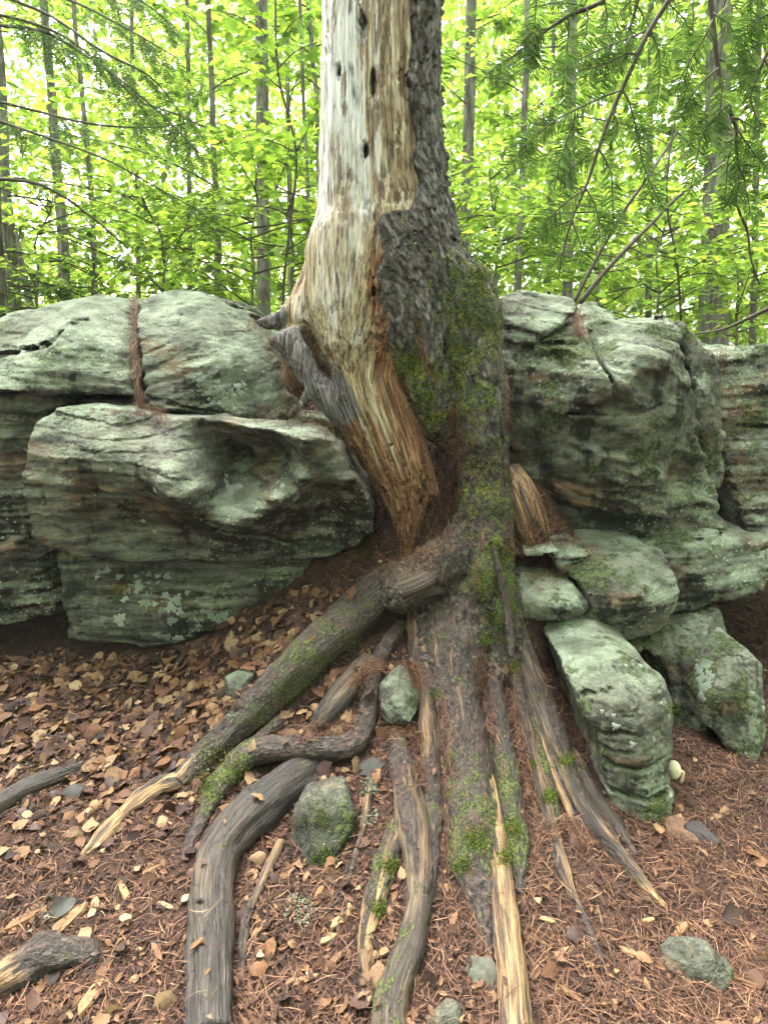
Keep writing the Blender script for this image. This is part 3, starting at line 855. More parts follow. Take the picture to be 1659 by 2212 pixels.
rock('R3', 'large bulging grey-green boulder right of the trunk with a dark hollow under its brow',
     [(1080, 800, 3.0), (1120, 752, 3.0), (1180, 718, 3.08), (1260, 706, 3.12), (1300, 696, 3.15), (1340, 688, 3.2), (1400, 688, 3.2), (1445, 700, 3.15), (1475, 725, 3.1), (1492, 770, 3.05), (1502, 850, 3.05), (1515, 950, 3.05), (1550, 1060, 3.05), (1575, 1160, 3.05), (1500, 1172, 3.0), (1400, 1192, 3.0), (1290, 1202, 3.0), (1235, 1185, 3.0), (1175, 1130, 3.0), (1130, 1060, 3.0), (1095, 970, 3.0), (1080, 880, 3.0)],
     [(1110, 800, 3.0), (1150, 760, 3.02), (1200, 735, 3.05), (1260, 730, 3.05), (1330, 710, 3.08), (1400, 705, 3.08), (1450, 730, 3.02), (1150, 850, 2.95), (1230, 810, 2.88), (1284, 780, 2.9), (1340, 780, 2.84), (1420, 790, 2.82), (1465, 800, 2.94), (1350, 850, 2.76), (1250, 860, 2.84), (1430, 860, 2.84), (1480, 880, 3.0),
      (1130, 920, 3.02), (1200, 930, 2.98), (1270, 925, 2.92), (1340, 920, 2.84), (1420, 930, 2.84), (1500, 1000, 3.0), (1200, 1000, 2.98), (1300, 1000, 2.88), (1400, 1010, 2.84), (1460, 1010, 2.9), (1180, 1090, 3.1), (1260, 1080, 3.0), (1350, 1090, 2.92), (1450, 1100, 2.9), (1540, 1130, 2.98), (1260, 1160, 3.1), (1350, 1165, 3.02), (1450, 1155, 2.96)],
     3.9, 'rock_green', 0.025, facet=0.06, terrace=0.005, seed=13, amp=0.04, strata=0.014, dip=-0.25, freq=4.0,
     holes=[(1262, 884, 2.80, 0.10, 0.11, 0.022, 0.05), (1200, 1110, 2.98, 0.12, 0.12, 0.10, 0.6), (1345, 893, 2.72, 0.08, 0.09, 0.02, -0.15)],
     cracks=[([(1300, 700), (1288, 740), (1284, 790), (1300, 840), (1296, 870)], 0.009, 0.05), ([(1180, 725), (1200, 780), (1170, 830)], 0.007, 0.03), ([(1210, 890), (1290, 896), (1360, 890), (1420, 870)], 0.008, 0.05), ([(1130, 760), (1180, 745), (1260, 742)], .007, .03)])
rock('R3b', 'narrow mossy shoulder boulder wedged at the right side of the bulging boulder',
     [(1425, 690), (1480, 692), (1528, 725), (1552, 765), (1556, 860), (1545, 960), (1560, 1060), (1500, 1060), (1480, 900), (1470, 760)],
     [(1450, 700, 3.2), (1500, 720, 3.18), (1535, 770, 3.2), (1500, 850, 3.1), (1540, 900, 3.15), (1520, 1020, 3.1)],
     3.9, 'rock_green', 0.035, y0=3.2, seed=14, terrace=0.008, amp=0.03, strata=0.02, dip=1.2)
rock('R4', 'tall square-topped boulder block at the right edge, strewn with red needles',
     [(1548, 770), (1600, 748), (1700, 742), (1900, 750), (1900, 1190), (1560, 1182), (1545, 1050), (1538, 900)],
     [(1560, 790, 3.32), (1640, 770, 3.3), (1800, 780, 3.3), (1570, 900, 3.22), (1650, 900, 3.18), (1800, 900, 3.2), (1570, 1000, 3.14), (1650, 1050, 3.06), (1580, 1140, 3.02), (1660, 1140, 2.98), (1850, 1140, 2.98)],
     4.2, 'rock_green', 0.03, y0=3.25, seed=15, terrace=0.008, amp=0.03, strata=0.02, dip=0.1, cracks=[([(1560, 912), (1610, 925), (1700, 922), (1850, 918)], 0.008, 0.05), ([(1560, 1090), (1650, 1100), (1800, 1095)], .006, .03)])
rock('R5', 'long flat mossy slab jutting to the right edge under the big right boulder',
     [(1180, 1195), (1290, 1192), (1400, 1180), (1540, 1170), (1659, 1166), (1900, 1160), (1900, 1225), (1720, 1232), (1640, 1272), (1560, 1306), (1480, 1330), (1420, 1350), (1300, 1350), (1200, 1330)],
     [(1250, 1210, 2.8), (1400, 1205, 2.82), (1560, 1190, 2.86), (1700, 1185, 2.9), (1450, 1270, 2.72), (1560, 1250, 2.76), (1660, 1230, 2.8), (1450, 1325, 2.78), (1300, 1300, 2.75)],
     4.0, 'rock_green', 0.03, y0=2.82, seed=16, terrace=0.008, amp=0.024, strata=0.022, dip=0.12, cracks=[([(1300, 1196), (1500, 1182), (1660, 1168), (1850, 1164)], 0.006, 0.05)])
rock('R6a', 'flat thin stone slab among red needles just right of the bark column',
     [(1112, 1198), (1130, 1180), (1190, 1172), (1196, 1190), (1170, 1206), (1128, 1212)], [(1130, 1200, 2.62), (1180, 1195, 2.62), (1150, 1182, 2.72)], 2.95, 'rock_block', 0.015, y0=2.7, seed=17, amp=0.01, terrace=0.006, facet=0.012, h=0.012, name='stone', cat='stone')
rock('R6b', 'small mossy angular stone behind the flat slab above the pale block',
     [(1184, 1190), (1195, 1168), (1240, 1166), (1254, 1182), (1248, 1200), (1200, 1214)], [(1200, 1195, 2.66), (1240, 1190, 2.66), (1220, 1172, 2.75)], 3.0, 'rock_green', 0.015, y0=2.75, seed=18, amp=0.014, terrace=0.006, facet=0.012, h=0.012, name='stone', cat='stone')
rock('R7', 'wedge-shaped pale block touching the mossy root, left of the larger block',
     [(1116, 1262, 2.6), (1126, 1240, 2.65), (1170, 1230, 2.7), (1222, 1240, 2.68), (1262, 1285, 2.55), (1275, 1308, 2.5), (1256, 1330, 2.52), (1244, 1368, 2.58), (1180, 1372, 2.58), (1128, 1350, 2.58), (1114, 1310, 2.58)],
     [(1140, 1250, 2.62), (1200, 1250, 2.6), (1150, 1290, 2.5), (1210, 1290, 2.47), (1255, 1308, 2.46), (1210, 1312, 2.43), (1150, 1310, 2.48), (1230, 1345, 2.56), (1160, 1345, 2.56)],
     3.0, 'rock_block', 0.015, facet=0.015, terrace=0.003, seed=19, amp=0.014, strata=0.008, h=0.014, name='stone_block', cat='stone', holes=[(1200, 1355, 2.42, 0.14, 0.07, 0.06, -0.1)])
rock('R8', 'largest pale rounded block stacked right of the wedge-shaped block',
     [(1216, 1215, 2.66), (1252, 1195, 2.70), (1330, 1189, 2.70), (1404, 1190, 2.68), (1440, 1200, 2.64), (1456, 1250, 2.58), (1452, 1305, 2.56), (1430, 1358, 2.56), (1362, 1390, 2.56), (1286, 1380, 2.56), (1254, 1338, 2.56), (1276, 1306, 2.54), (1250, 1265, 2.56), (1222, 1240, 2.6)],
     [(1250, 1215, 2.64), (1330, 1210, 2.62), (1410, 1212, 2.62), (1290, 1260, 2.5), (1370, 1260, 2.45), (1430, 1260, 2.52), (1310, 1320, 2.46), (1380, 1310, 2.42), (1300, 1355, 2.54), (1370, 1365, 2.54)],
     3.1, 'rock_block', 0.02, facet=0.02, terrace=0.003, seed=20, amp=0.016, strata=0.010, h=0.014, name='stone_block', cat='stone')
rock('R12', 'dark damp stone half buried under the two pale blocks',
     [(1186, 1378), (1250, 1362), (1345, 1372), (1352, 1420), (1300, 1440), (1230, 1442), (1205, 1415)], [(1220, 1400, 2.36), (1300, 1400, 2.34), (1270, 1425, 2.32), (1260, 1375, 2.5)], 2.9, 'rock_dark', 0.02, y0=2.5, seed=21, amp=0.014, h=0.014, name='stone', cat='stone')
rock('R9', 'tall upright green boulder with horizontal cracks, planted in the needles at right',
     [(1212, 1442, 2.16), (1260, 1412, 2.2), (1330, 1402, 2.22), (1392, 1428, 2.2), (1432, 1475, 2.14), (1452, 1530, 2.08), (1450, 1600, 2.03), (1440, 1655, 1.98), (1450, 1712, 1.95), (1446, 1760, 1.9), (1390, 1815, 1.85), (1335, 1790, 1.86), (1302, 1700, 1.92), (1290, 1640, 1.98), (1272, 1560, 2.05), (1238, 1492, 2.14)],
     [(1250, 1445, 2.12), (1330, 1425, 2.14), (1390, 1450, 2.12), (1290, 1500, 2.02), (1350, 1500, 1.98), (1420, 1510, 2.02), (1310, 1570, 1.95), (1370, 1570, 1.92), (1430, 1590, 1.97), (1330, 1625, 1.91), (1400, 1625, 1.9), (1320, 1670, 1.9), (1390, 1670, 1.87), (1340, 1730, 1.88), (1400, 1740, 1.84), (1430, 1700, 1.9), (1380, 1790, 1.82)],
     2.6, 'rock_block', 0.025, facet=0.018, terrace=0.003, seed=22, amp=0.016, strata=0.006, dip=0.0, h=0.013,
     cracks=[([(1255, 1560), (1290, 1538), (1320, 1530), (1350, 1518)], 0.006, 0.025), ([(1275, 1592), (1320, 1596), (1345, 1582), (1385, 1590), (1440, 1600)], 0.006, 0.03), ([(1275, 1640), (1340, 1646), (1390, 1652), (1450, 1648)], 0.007, 0.035), ([(1285, 1690), (1350, 1700), (1420, 1705), (1460, 1700)], 0.010, 0.05)])
rock('R10', 'upright streaked slab standing behind the tall green boulder',
     [(1362, 1398, 2.55), (1400, 1368, 2.6), (1450, 1345, 2.65), (1510, 1328, 2.7), (1564, 1308, 2.8), (1566, 1365, 2.75), (1538, 1392, 2.6), (1526, 1480, 2.5), (1505, 1560, 2.42), (1450, 1580, 2.4), (1440, 1500, 2.45), (1420, 1432, 2.5)],
     [(1400, 1380, 2.55), (1450, 1370, 2.56), (1510, 1360, 2.54), (1555, 1340, 2.72), (1460, 1440, 2.46), (1510, 1440, 2.44), (1470, 1540, 2.38), (1500, 1530, 2.38)],
     3.2, 'rock_green', 0.022, seed=23, amp=0.016, strata=0.016, dip=1.45, h=0.014)
rock('R11', 'mossy leaning slab with a white lichen blotch, rightmost of the standing stones',
     [(1496, 1490, 2.35), (1528, 1396, 2.45), (1570, 1380, 2.5), (1612, 1392, 2.5), (1632, 1430, 2.45), (1628, 1540, 2.35), (1606, 1640, 2.26), (1570, 1622, 2.26), (1540, 1590, 2.28), (1508, 1555, 2.3)],
     [(1540, 1410, 2.36), (1600, 1410, 2.38), (1530, 1480, 2.28), (1580, 1470, 2.25), (1620, 1480, 2.3), (1530, 1550, 2.25), (1590, 1560, 2.2), (1590, 1620, 2.18)],
     2.9, 'rock_green', 0.025, seed=24, amp=0.014, strata=0.012, dip=1.3, h=0.014, cracks=[([(1575, 1390), (1580, 1480), (1600, 1600)], 0.006, 0.03)])

# stones lying in the slope
def ground_stone(label, u, v, w, hgt, rot, seed, mat, depth=0.5, sink=0.35):
    c = hit_ground(u, v)
    d = np.linalg.norm(c - np.array([0, 0, CAM_Z]))
    a, b = w / FOC * d / 2, hgt / FOC * d / 2
    t = depth * min(a, b)
    n = Vector((0, -0.55, 0.83))
    rx = Vector((1, 0, 0)); rz = n.cross(rx).normalized()
    R = Matrix((rx, rz, n)).transposed() @ Matrix.Rotation(rot, 3, 'Z')
    R = np.array(R)
    cc = c + np.array(n) * t * (1 - 2 * sink)
    rg = np.random.default_rng(seed)
    planes = []
    for k in range(9):
        v3 = rg.normal(size=3); v3 /= np.linalg.norm(v3)
        planes.append((v3, float(np.linalg.norm(v3 * np.array([a, b, t * 1.4])) * rg.uniform(.72, .95))))
    def f(p, fine=True):
        q = (p - cc) @ R
        e = q / np.array([a, b, t * 1.4])
        dd = ((np.abs(e) ** 2.6).sum(1) ** (1 / 2.6) - 1) * min(a, b, t) * 1.1
        for pn_, po in planes:
            dd = np.maximum(dd, q @ pn_ - po)
        return dd + 0.10 * a * fbm(p * (1.1 / a), 3, 0.55, seed) + 0.02 * a * fbm(p * 60, 3, 0.6, seed + 2)
    m = max(a, b) * 1.35
    V, Q = sdf_mesh(f, cc - m, cc + m, m / 16, 1)
    note(V, Q)
    o = link('stone', mesh_np('stone', V, Q), MAT[mat], loc=(float(c[0]), float(c[1]), float(V[:, 2].min())))
    ROCKS['stone%d' % seed] = (o, BVHTree.FromPolygons(V.tolist(), Q.tolist()))
    return tag(o, label, 'stone')
ground_stone('flat-faced green stone wedged upright between the central roots', 860, 1508, 84, 128, 0.1, 31, 'rock_block', 0.7, 0.3)
ground_stone('mossy potato-shaped stone lying right of the dark bare root', 702, 1790, 128, 190, -0.35, 32, 'stone_dull', 0.6, 0.46)
ground_stone('small pale green stone in leaf litter above the diagonal root', 522, 1480, 78, 60, 0.5, 33, 'rock_block', 0.5, 0.45)
ground_stone('grey-green stone sunk in brown litter near the lower right corner', 1510, 2095, 118, 92, -0.5, 34, 'stone_dull', 0.45, 0.66)
ground_stone('tiny pale stone lodged beneath the root fork', 995, 1297, 24, 12, 0.2, 35, 'rock_block', 0.9, 0.1)
ground_stone('thin pale stone lying under the wedge-shaped block', 1200, 1382, 52, 14, 0.1, 36, 'rock_block', 0.9, 0.1)
ground_stone('small round mossy stone at the bottom edge between the roots', 960, 2200, 66, 50, 0.1, 37, 'stone_dull', 0.6, 0.68)
# ------------------------------------------------------------------ the old tree: dead wood, living bark, roots over the ledge
def vpts(rows):
    """rows of (u, v, y, radius in photo units) -> points, radii in metres"""
    p = np.array([P(u, v, y) for u, v, y, r in rows])
    r = np.array([px(u, v, y, w) for u, v, y, w in rows])
    return p, r
TREE = thing('old_pine_tree', 'huge old tree, half pale dead wood and half dark bark, roots gripping the ledge', 'tree', (0.12, 2.85, 0.55))
top = P(817, 0, 3.15)
trunk_p, trunk_r = vpts([(817, 0, 3.15, 124), (816, 120, 3.15, 125), (817, 250, 3.15, 127), (820, 370, 3.15, 132), (824, 450, 3.15, 138), (826, 520, 3.14, 146), (826, 590, 3.12, 150), (822, 680, 3.1, 140), (830, 760, 3.08, 110)])
trunk_p = np.concatenate([[top + np.array([-0.02, 0.06, 3.2]), top + np.array([0.0, 0.02, 1.2])], trunk_p])
trunk_r = np.concatenate([[0.19, 0.235], trunk_r])
bulge_p, bulge_r = vpts([(925, 470, 3.12, 40), (950, 555, 3.07, 44), (994, 635, 3.02, 74), (1008, 690, 2.99, 75), (1018, 750, 2.97, 68), (1028, 820, 2.93, 62), (1040, 900, 2.89, 57), (1046, 980, 2.85, 54), (1047, 1060, 2.81, 55), (1046, 1150, 2.75, 62), (1043, 1230, 2.68, 66), (1036, 1310, 2.58, 74)])
flank_p, flank_r = vpts([(880, 560, 3.03, 80), (892, 660, 2.97, 66), (905, 750, 2.93, 58), (922, 840, 2.91, 54), (945, 910, 2.92, 42), (972, 975, 2.93, 15)])
leg_p, leg_r = vpts([(760, 560, 3.1, 98), (762, 660, 3.02, 92), (772, 740, 2.96, 80), (786, 810, 2.92, 66), (806, 880, 2.89, 66), (832, 950, 2.86, 66), (858, 1020, 2.83, 62), (878, 1085, 2.8, 46), (882, 1150, 2.77, 27), (879, 1215, 2.76, 11)])
rid_p, rid_r = vpts([(835, 840, 2.87, 34), (868, 920, 2.85, 34), (905, 1000, 2.82, 30), (928, 1060, 2.8, 22), (934, 1100, 2.8, 8)])
flare_p, flare_r = vpts([(768, 420, 3.2, 52), (748, 520, 3.2, 52), (722, 600, 3.2, 62), (694, 662, 3.19, 68), (668, 725, 3.16, 66), (660, 810, 3.1, 52)])
toe_p, toe_r = vpts([(650, 672, 3.12, 34), (612, 690, 3.1, 24), (580, 697, 3.08, 17), (545, 699, 3.06, 7)])
crook_p, crook_r = vpts([(598, 735, 3.0, 22), (628, 742, 2.98, 34), (652, 780, 2.94, 33), (672, 818, 2.91, 28), (705, 852, 2.89, 36), (752, 895, 2.87, 42), (790, 945, 2.86, 40), (830, 1010, 2.85, 34)])
fork_p, fork_r = vpts([(690, 842, 2.89, 26), (664, 858, 2.87, 15), (646, 884, 2.86, 9), (612, 903, 2.84, 3)])
knee_p, knee_r = vpts([(700, 640, 3.06, 48), (672, 690, 3.04, 36), (648, 718, 3.03, 16)])
splin_p, splin_r = vpts([(733, 800, 2.86, 20), (758, 850, 2.84, 30), (800, 910, 2.81, 28), (850, 970, 2.80, 20)])

def axis_at(z):
    """centre line of the dead wood at height z, for the run of the grain"""
    zz = np.concatenate([trunk_p[:8, 2], leg_p[3:, 2]])
    return np.stack([np.interp(-z, -zz, np.concatenate([trunk_p[:8, k], leg_p[3:, k]])) for k in (0, 1)], 1)
def flow_wood(p):
    c = axis_at(p[:, 2])
    rr = np.interp(p[:, 2], [0.6, 1.2, 1.7, 2.2, 4], [0.55, 0.75, 0.85, 1.0, 1.0])
    return np.stack([(p[:, 0] - c[:, 0]) / rr, (p[:, 1] - c[:, 1]) / rr, p[:, 2]], 1)
# edge between wood and bark, read off the photograph
edge = np.array([P(u, v, 2.9)[[0, 2]] for u, v in [(886, -400), (886, 0), (884, 120), (882, 200), (893, 240), (894, 330), (899, 400), (900, 440), (884, 455), (848, 462), (822, 474), (820, 560), (822, 640), (836, 700), (842, 780), (862, 860), (900, 940), (975, 1000), (985, 1100), (985, 1400)]])
def edge_x(z):
    return np.interp(-z, -edge[:, 1], edge[:, 0])
cav = [(786, 50, 9, 24), (733, 146, 6, 14), (806, 180, 5, 30), (790, 330, 5, 24), (806, 625, 6, 46), (704, 40, 6, 60), (870, 1010, 8, 60), (842, 985, 6, 60), (795, 930, 6, 70), (905, 1065, 9, 40)]
cav_c = [(P(u, v, 2.9), px(u, v, 2.9, a), px(u, v, 2.9, b)) for u, v, a, b in cav]
def wood_core(p):
    d = chain(p, trunk_p, trunk_r)
    d = smin(d, chain(p, leg_p, leg_r), 0.06)
    d = smin(d, chain(p, flare_p, flare_r), 0.07)
    d = smin(d, chain(p, toe_p, toe_r), 0.03)
    d = smin(d, chain(p, knee_p, knee_r), 0.05)
    d = smin(d, chain(p, crook_p, crook_r), 0.035)
    d = smin(d, chain(p, fork_p, fork_r), 0.02)
    d = smin(d, chain(p, rid_p, rid_r), 0.03)
    d = smin(d, chain(p, splin_p, splin_r), 0.012)
    return d
def wood_f(p, fine=True):
    d = wood_core(p)
    near = np.abs(d) < 0.09
    if near.any():
        d = np.array(d); pn = p[near]
        fl = flow_wood(pn)
        low = sstep(1.75, 1.0, pn[:, 2])
        r = 0.016 * fbm(fl * np.array([9, 9, 1.1]), 3, 0.5, 41)
        # long fibres, coarser and deeper in the rotten foot
        r = r + (0.006 + 0.016 * low) * np.abs(fbm(fl * np.array([24, 24, 1.3]), 3, 0.55, 43)) * 1.5
        if fine:
            r = r + (0.003 + 0.004 * low) * fbm(fl * np.array([70, 70, 3.5]), 2, 0.6, 45)
            # flaking slabs on the right half of the dead wood
            side = sstep(-0.10, 0.05, fl[:, 0]) * (1 - low)
            f1, f2, idv = worley(fl * np.array([13, 13, 2.6]) + 0.35 * fbm(pn * 18, 2, 0.5, 46)[:, None], 47)
            r = r + side * (0.010 * (idv - 0.5) + 0.006 * sstep(0.12, 0.0, f2 - f1))
        dn = d[near] + r
        for c, a, b in cav_c:
            e = pn - c
            q = np.sqrt((e[:, 0] / a) ** 2 + (e[:, 2] / b) ** 2 + (e[:, 1] / 0.12) ** 2) + 1.3 * fbm(pn * np.array([45, 45, 22]), 3, 0.6, 48)
            dn = smax(dn, (1 - q) * a, 0.004)
        d[near] = dn
    return d
WV, WQ = sdf_mesh(lambda p: wood_f(p, False), [-0.62, 2.3, 0.45], [0.50, 3.65, 4.7], 0.016, 1, wood_f)
WV0, WQ0 = WV, WQ
fl = flow_wood(WV)
def near_chain(p, c, r):
    return chain(p, c, r)
dgrey = np.minimum(near_chain(WV, crook_p[:6], crook_r[:6]), np.minimum(near_chain(WV, fork_p, fork_r), near_chain(WV, toe_p[1:], toe_r[1:])))
dgrey = np.minimum(dgrey, near_chain(WV, splin_p[:3], splin_r[:3]) + 0.004)
pv = P(880, 470, 2.9)[2]
low = np.interp(WV[:, 2], [P(0, 1130, 2.8)[2], P(0, 1000, 2.8)[2], P(0, 900, 2.85)[2], P(0, 700, 2.9)[2], P(0, 480, 2.9)[2], P(0, 400, 2.9)[2], P(0, 250, 2.9)[2]], [1, 0.92, 0.66, 0.50, 0.34, 0.26, 0.14])
darkflare = sstep(0.03, -0.01, near_chain(WV, flare_p[1:], flare_r[1:]))
orange_rim = sstep(0.10, 0.02, edge_x(WV[:, 2]) - WV[:, 0]) * sstep(0, 0.3, pv + 0.1 - WV[:, 2])
wood_at = {'flow': fl, 'low': np.clip(low + 0.36 * darkflare + 0.45 * orange_rim, 0, 1), 'grey': sstep(0.02, -0.006, dgrey),
           'side': sstep(-0.13, 0.08, fl[:, 0]) }
link('dead_wood_trunk', mesh_np('dead_wood_trunk', WV, WQ, wood_at), MAT['wood'], TREE)
note(WV, WQ)

def bark_core(p):
    ex = edge_x(p[:, 2]) + 0.030 * fbm(p * np.array([13, 13, 10.0]), 4, 0.7, 51)
    sh = chain(p, trunk_p, trunk_r) - 0.02
    sh = smax(sh, ex - p[:, 0], 0.012)
    d = smin(sh, chain(p, bulge_p, bulge_r), 0.07)
    fk = chain(p, flank_p, flank_r)
    fk = smax(fk, ex - p[:, 0], 0.03)
    return smin(d, fk, 0.035)
join = []
for rows in ([(1046, 1105, 2.77, 56), (1026, 1162, 2.715, 59), (990, 1200, 2.65, 59), (945, 1229, 2.58, 57), (900, 1257, 2.52, 52), (858, 1286, 2.47, 38)],
             [(1036, 1290, 2.60, 66), (996, 1370, None, 64), (986, 1450, None, 56), (986, 1520, None, 44)],
             [(1062, 1280, 2.58, 52), (1076, 1370, None, 34), (1070, 1470, None, 24)],
             [(1078, 1280, 2.58, 42), (1108, 1380, None, 30), (1140, 1460, None, 26)],
             [(1010, 1290, 2.58, 50), (930, 1360, None, 44), (915, 1440, None, 34)],
             [(1045, 1180, 2.62, 40), (1036, 1270, 2.5, 34), (1020, 1350, None, 28), (1008, 1430, None, 18)]):
    p_, r_ = [], []
    for u, v, y, w in rows:
        c = P(u, v, y) if y else hit_ground(u, v)
        p_.append(c); r_.append(px(u, v, c[1], w))
    join.append((np.array(p_), np.array(r_)))
def bark_all(p):
    d = bark_core(p)
    for k, (c, r) in enumerate(join):
        d = smin(d, chain(p, c, r), 0.045)
    return d
def flow_bark(p):
    z = p[:, 2]
    zz = np.concatenate([trunk_p[:6, 2], bulge_p[2:, 2]])
    c = np.stack([np.interp(-z, -zz, np.concatenate([trunk_p[:6, k], bulge_p[2:, k]])) for k in (0, 1)], 1)
    return np.stack([p[:, 0] - c[:, 0], p[:, 1] - c[:, 1], z], 1)
def bark_f(p, fine=True):
    d = bark_all(p)
    near = np.abs(d) < 0.09
    if near.any():
        d = np.array(d); pn = p[near]
        fl = flow_bark(pn)
        lowk = sstep(1.45, 1.05, pn[:, 2])
        r = 0.018 * fbm(pn * 9, 3, 0.55, 53)
        if fine:
            wq = fl + 0.02 * np.stack([fbm(pn * 14, 2, 0.5, 54), fbm(pn * 14, 2, 0.5, 55), fbm(pn * 9, 2, 0.5, 56)], 1)
            f1, f2, idv = worley(wq * np.array([42, 42, 12]), 57)
            r = r + (1 - 0.4 * lowk) * (0.011 * sstep(0.30, 0.0, f2 - f1) - 0.010 * (idv - 0.4))
            r = r + 0.005 * fbm(fl * np.array([55, 55, 30]), 3, 0.65, 58)
        d[near] = d[near] + r
    return d
BV, BQ = sdf_mesh(lambda p: bark_f(p, False), [-0.08, 2.0, 0.05], [0.68, 3.65, 4.4], 0.016, 1, bark_f)
fl = flow_bark(BV)
wq = fl + 0.02 * np.stack([fbm(BV * 14, 2, 0.5, 54), fbm(BV * 14, 2, 0.5, 55), fbm(BV * 9, 2, 0.5, 56)], 1)
f1, f2, idv = worley(wq * np.array([42, 42, 12]), 57)
def blobs(p, rows):
    r = np.zeros(len(p))
    for u, v, y, w, a in rows:
        c = P(u, v, y); s = px(u, v, y, w)
        r = np.maximum(r, a * np.exp(-((p - c) ** 2).sum(1) / (2 * s * s)))
    return r
bmoss = blobs(BV, [(1040, 610, 2.9, 60, .85), (1000, 680, 2.9, 60, .7), (1060, 740, 2.9, 60, .65), (890, 800, 2.85, 40, 1.1), (925, 850, 2.85, 35, 0.75), (1000, 790, 2.9, 60, 0.6), (1060, 1200, 2.65, 50, 0.95), (1080, 1290, 2.6, 40, 1.1), (1030, 1270, 2.6, 40, 1.0), (1050, 1060, 2.75, 60, 0.7), (1030, 880, 2.8, 70, 0.7), (930, 900, 2.85, 40, .9), (1000, 800, 2.9, 60, .9)])
bark_at = {'flow': fl, 'plate': np.clip(0.25 + 0.75 * idv * sstep(0.05, 0.3, f2 - f1), 0, 1), 'moss': bmoss, 'low': sstep(1.42, 1.1, BV[:, 2])}
link('living_bark', mesh_np('living_bark', BV, BQ, bark_at), MAT['bark'], TREE)
note(BV, BQ)

# roots: (u, v, width, bare wood, tan, moss[, lift]) followed over the slope
def root(name, rows, lift=0.25, seed=0, nseg=18, knob=0.10, parent=None, flat=0.9, label=None, mat='root', step=0.014, start=None):
    pts, rad, ex = [], [], []
    for row in rows:
        u, v, w, ba, ta, mo = row[:6]
        lf = row[6] if len(row) > 6 else lift
        if len(row) > 7:
            g = P(u, v, row[7]); d = row[7] / ray(u, v)[1]; r = w / FOC * d / 2
            c = g
        else:
            g = hit_ground(u, v)
            d = np.linalg.norm(g - np.array([0, 0, CAM_Z])) ; dd = g[1] / ray(u, v)[1]
            r = w / FOC * dd / 2
            c = g + np.array([0, 0, 1.0]) * r * lf
        pts.append(c); rad.append(r); ex.append((ba, ta, mo))
    V, F, flow, E, D = sweep(pts, rad, nseg, step, ex, flat)
    rr = np.linalg.norm(flow[:, :2], axis=1)
    n = knob * rr * fbm(V * 14, 3, 0.55, seed) * 2.2
    fib = np.abs(fbm(flow * np.array([1.2 / max(np.mean(rad), .012), 1.2 / max(np.mean(rad), .012), 1.6]) + seed, 3, 0.5, seed + 3))
    n = n - 0.42 * rr * fib * (0.4 + 0.6 * np.clip(E[:, 0], 0, 1)) + 0.004 * fbm(V * 70, 3, 0.6, seed + 1)
    n[-2:] = 0
    V = V + D[:len(V)] * 0 if False else V + np.concatenate([D, np.zeros((2, 3))]) * n[:, None]
    at = {'flow': flow + np.array([seed * 0.37, 0, seed * 1.3]), 'bare': np.clip(E[:, 0], 0, 1), 'tan': np.clip(E[:, 1], 0, 1), 'moss': np.clip(E[:, 2], 0, 1.2)}
    me = mesh_np(name, V, F, at)
    note(V, F[0])
    if parent is None:
        return me, pts
    o = link(name, me, MAT[mat], parent)
    if label:
        o['label'] = label
    return o
R = lambda rows, **k: root('root', rows, parent=TREE, **k)
R([(1000, 1192, 40, .3, .12, .1, 0, 2.67), (965, 1216, 92, .7, .12, 0, 0, 2.61), (930, 1238, 112, .75, .1, 0, 0, 2.558), (890, 1262, 115, .6, .08, .1, 0, 2.505), (835, 1302, 112, .4, .05, .25, .6), (735, 1385, 112, .12, 0, .5, .6), (645, 1460, 104, .08, 0, .6, .5), (565, 1535, 92, .2, 0, .3, .4), (495, 1598, 80, .3, 0, .25, .3), (430, 1655, 66, .4, .2, .3, .2), (385, 1698, 58, .55, .6, .5, .2)], seed=1, nseg=28, flat=0.85, label='thick diagonal root, bark-covered with a stripped purplish top end')
R([(450, 1668, 30, 1, .8, 0, .3), (405, 1690, 50, 1, .9, 0, .4), (345, 1708, 52, 1, 1, 0, .4), (290, 1742, 48, 1, 1, 0, .3), (240, 1790, 38, 1, 1, 0, .2), (200, 1828, 30, 1, 1, 0, .1), (165, 1858, 16, 1, 1, 0, -.2)], seed=2, knob=.35, flat=.7, label='rotten orange-tan end of the diagonal root')
R([(870, 1350, 30, 0, 0, .2), (838, 1395, 36, .05, 0, .2), (806, 1465, 42, .1, 0, .1), (795, 1540, 46, .05, 0, .1), (780, 1600, 52, .05, 0, 0, .6), (745, 1632, 56, .05, 0, 0, .8), (680, 1640, 60, .05, 0, .1, .9), (600, 1640, 62, .05, 0, .1, .9), (540, 1652, 58, .05, 0, .5, .8), (490, 1690, 50, .05, 0, .9, .5), (450, 1750, 40, .05, 0, .5, .3), (420, 1810, 32, .05, 0, .1, .2), (398, 1862, 18, .05, 0, 0, -.2)], seed=3, label='elbow-shaped dark root crossing over the bare root')
R([(740, 1585, 50, 1, 0, .3, -1.2), (690, 1635, 84, 1, 0, .3, -.55), (630, 1692, 100, 1, 0, .1, .0), (560, 1760, 106, 1, 0, 0, .3), (508, 1812, 104, 1, .05, 0, .35), (474, 1862, 98, 1, .05, 0, .35), (460, 1930, 100, 1, .1, 0, .35), (456, 2030, 105, 1, .05, 0, .35), (455, 2130, 109, 1, .05, 0, .35), (455, 2260, 112, 1, 0, 0, .35)], seed=4, nseg=30, knob=.05, label='smooth dark grey bare root bending straight down to the bottom edge')
R([(800, 1420, 40, 1, .1, .3, .1), (765, 1470, 66, 1, .12, .1, .15), (725, 1520, 66, 1, .1, 0, .1), (690, 1560, 50, 1, .05, 0, -.1), (668, 1580, 24, 1, 0, 0, -.5)], seed=5, knob=.05, flat=.8, label='short bare grey root under the diagonal root')
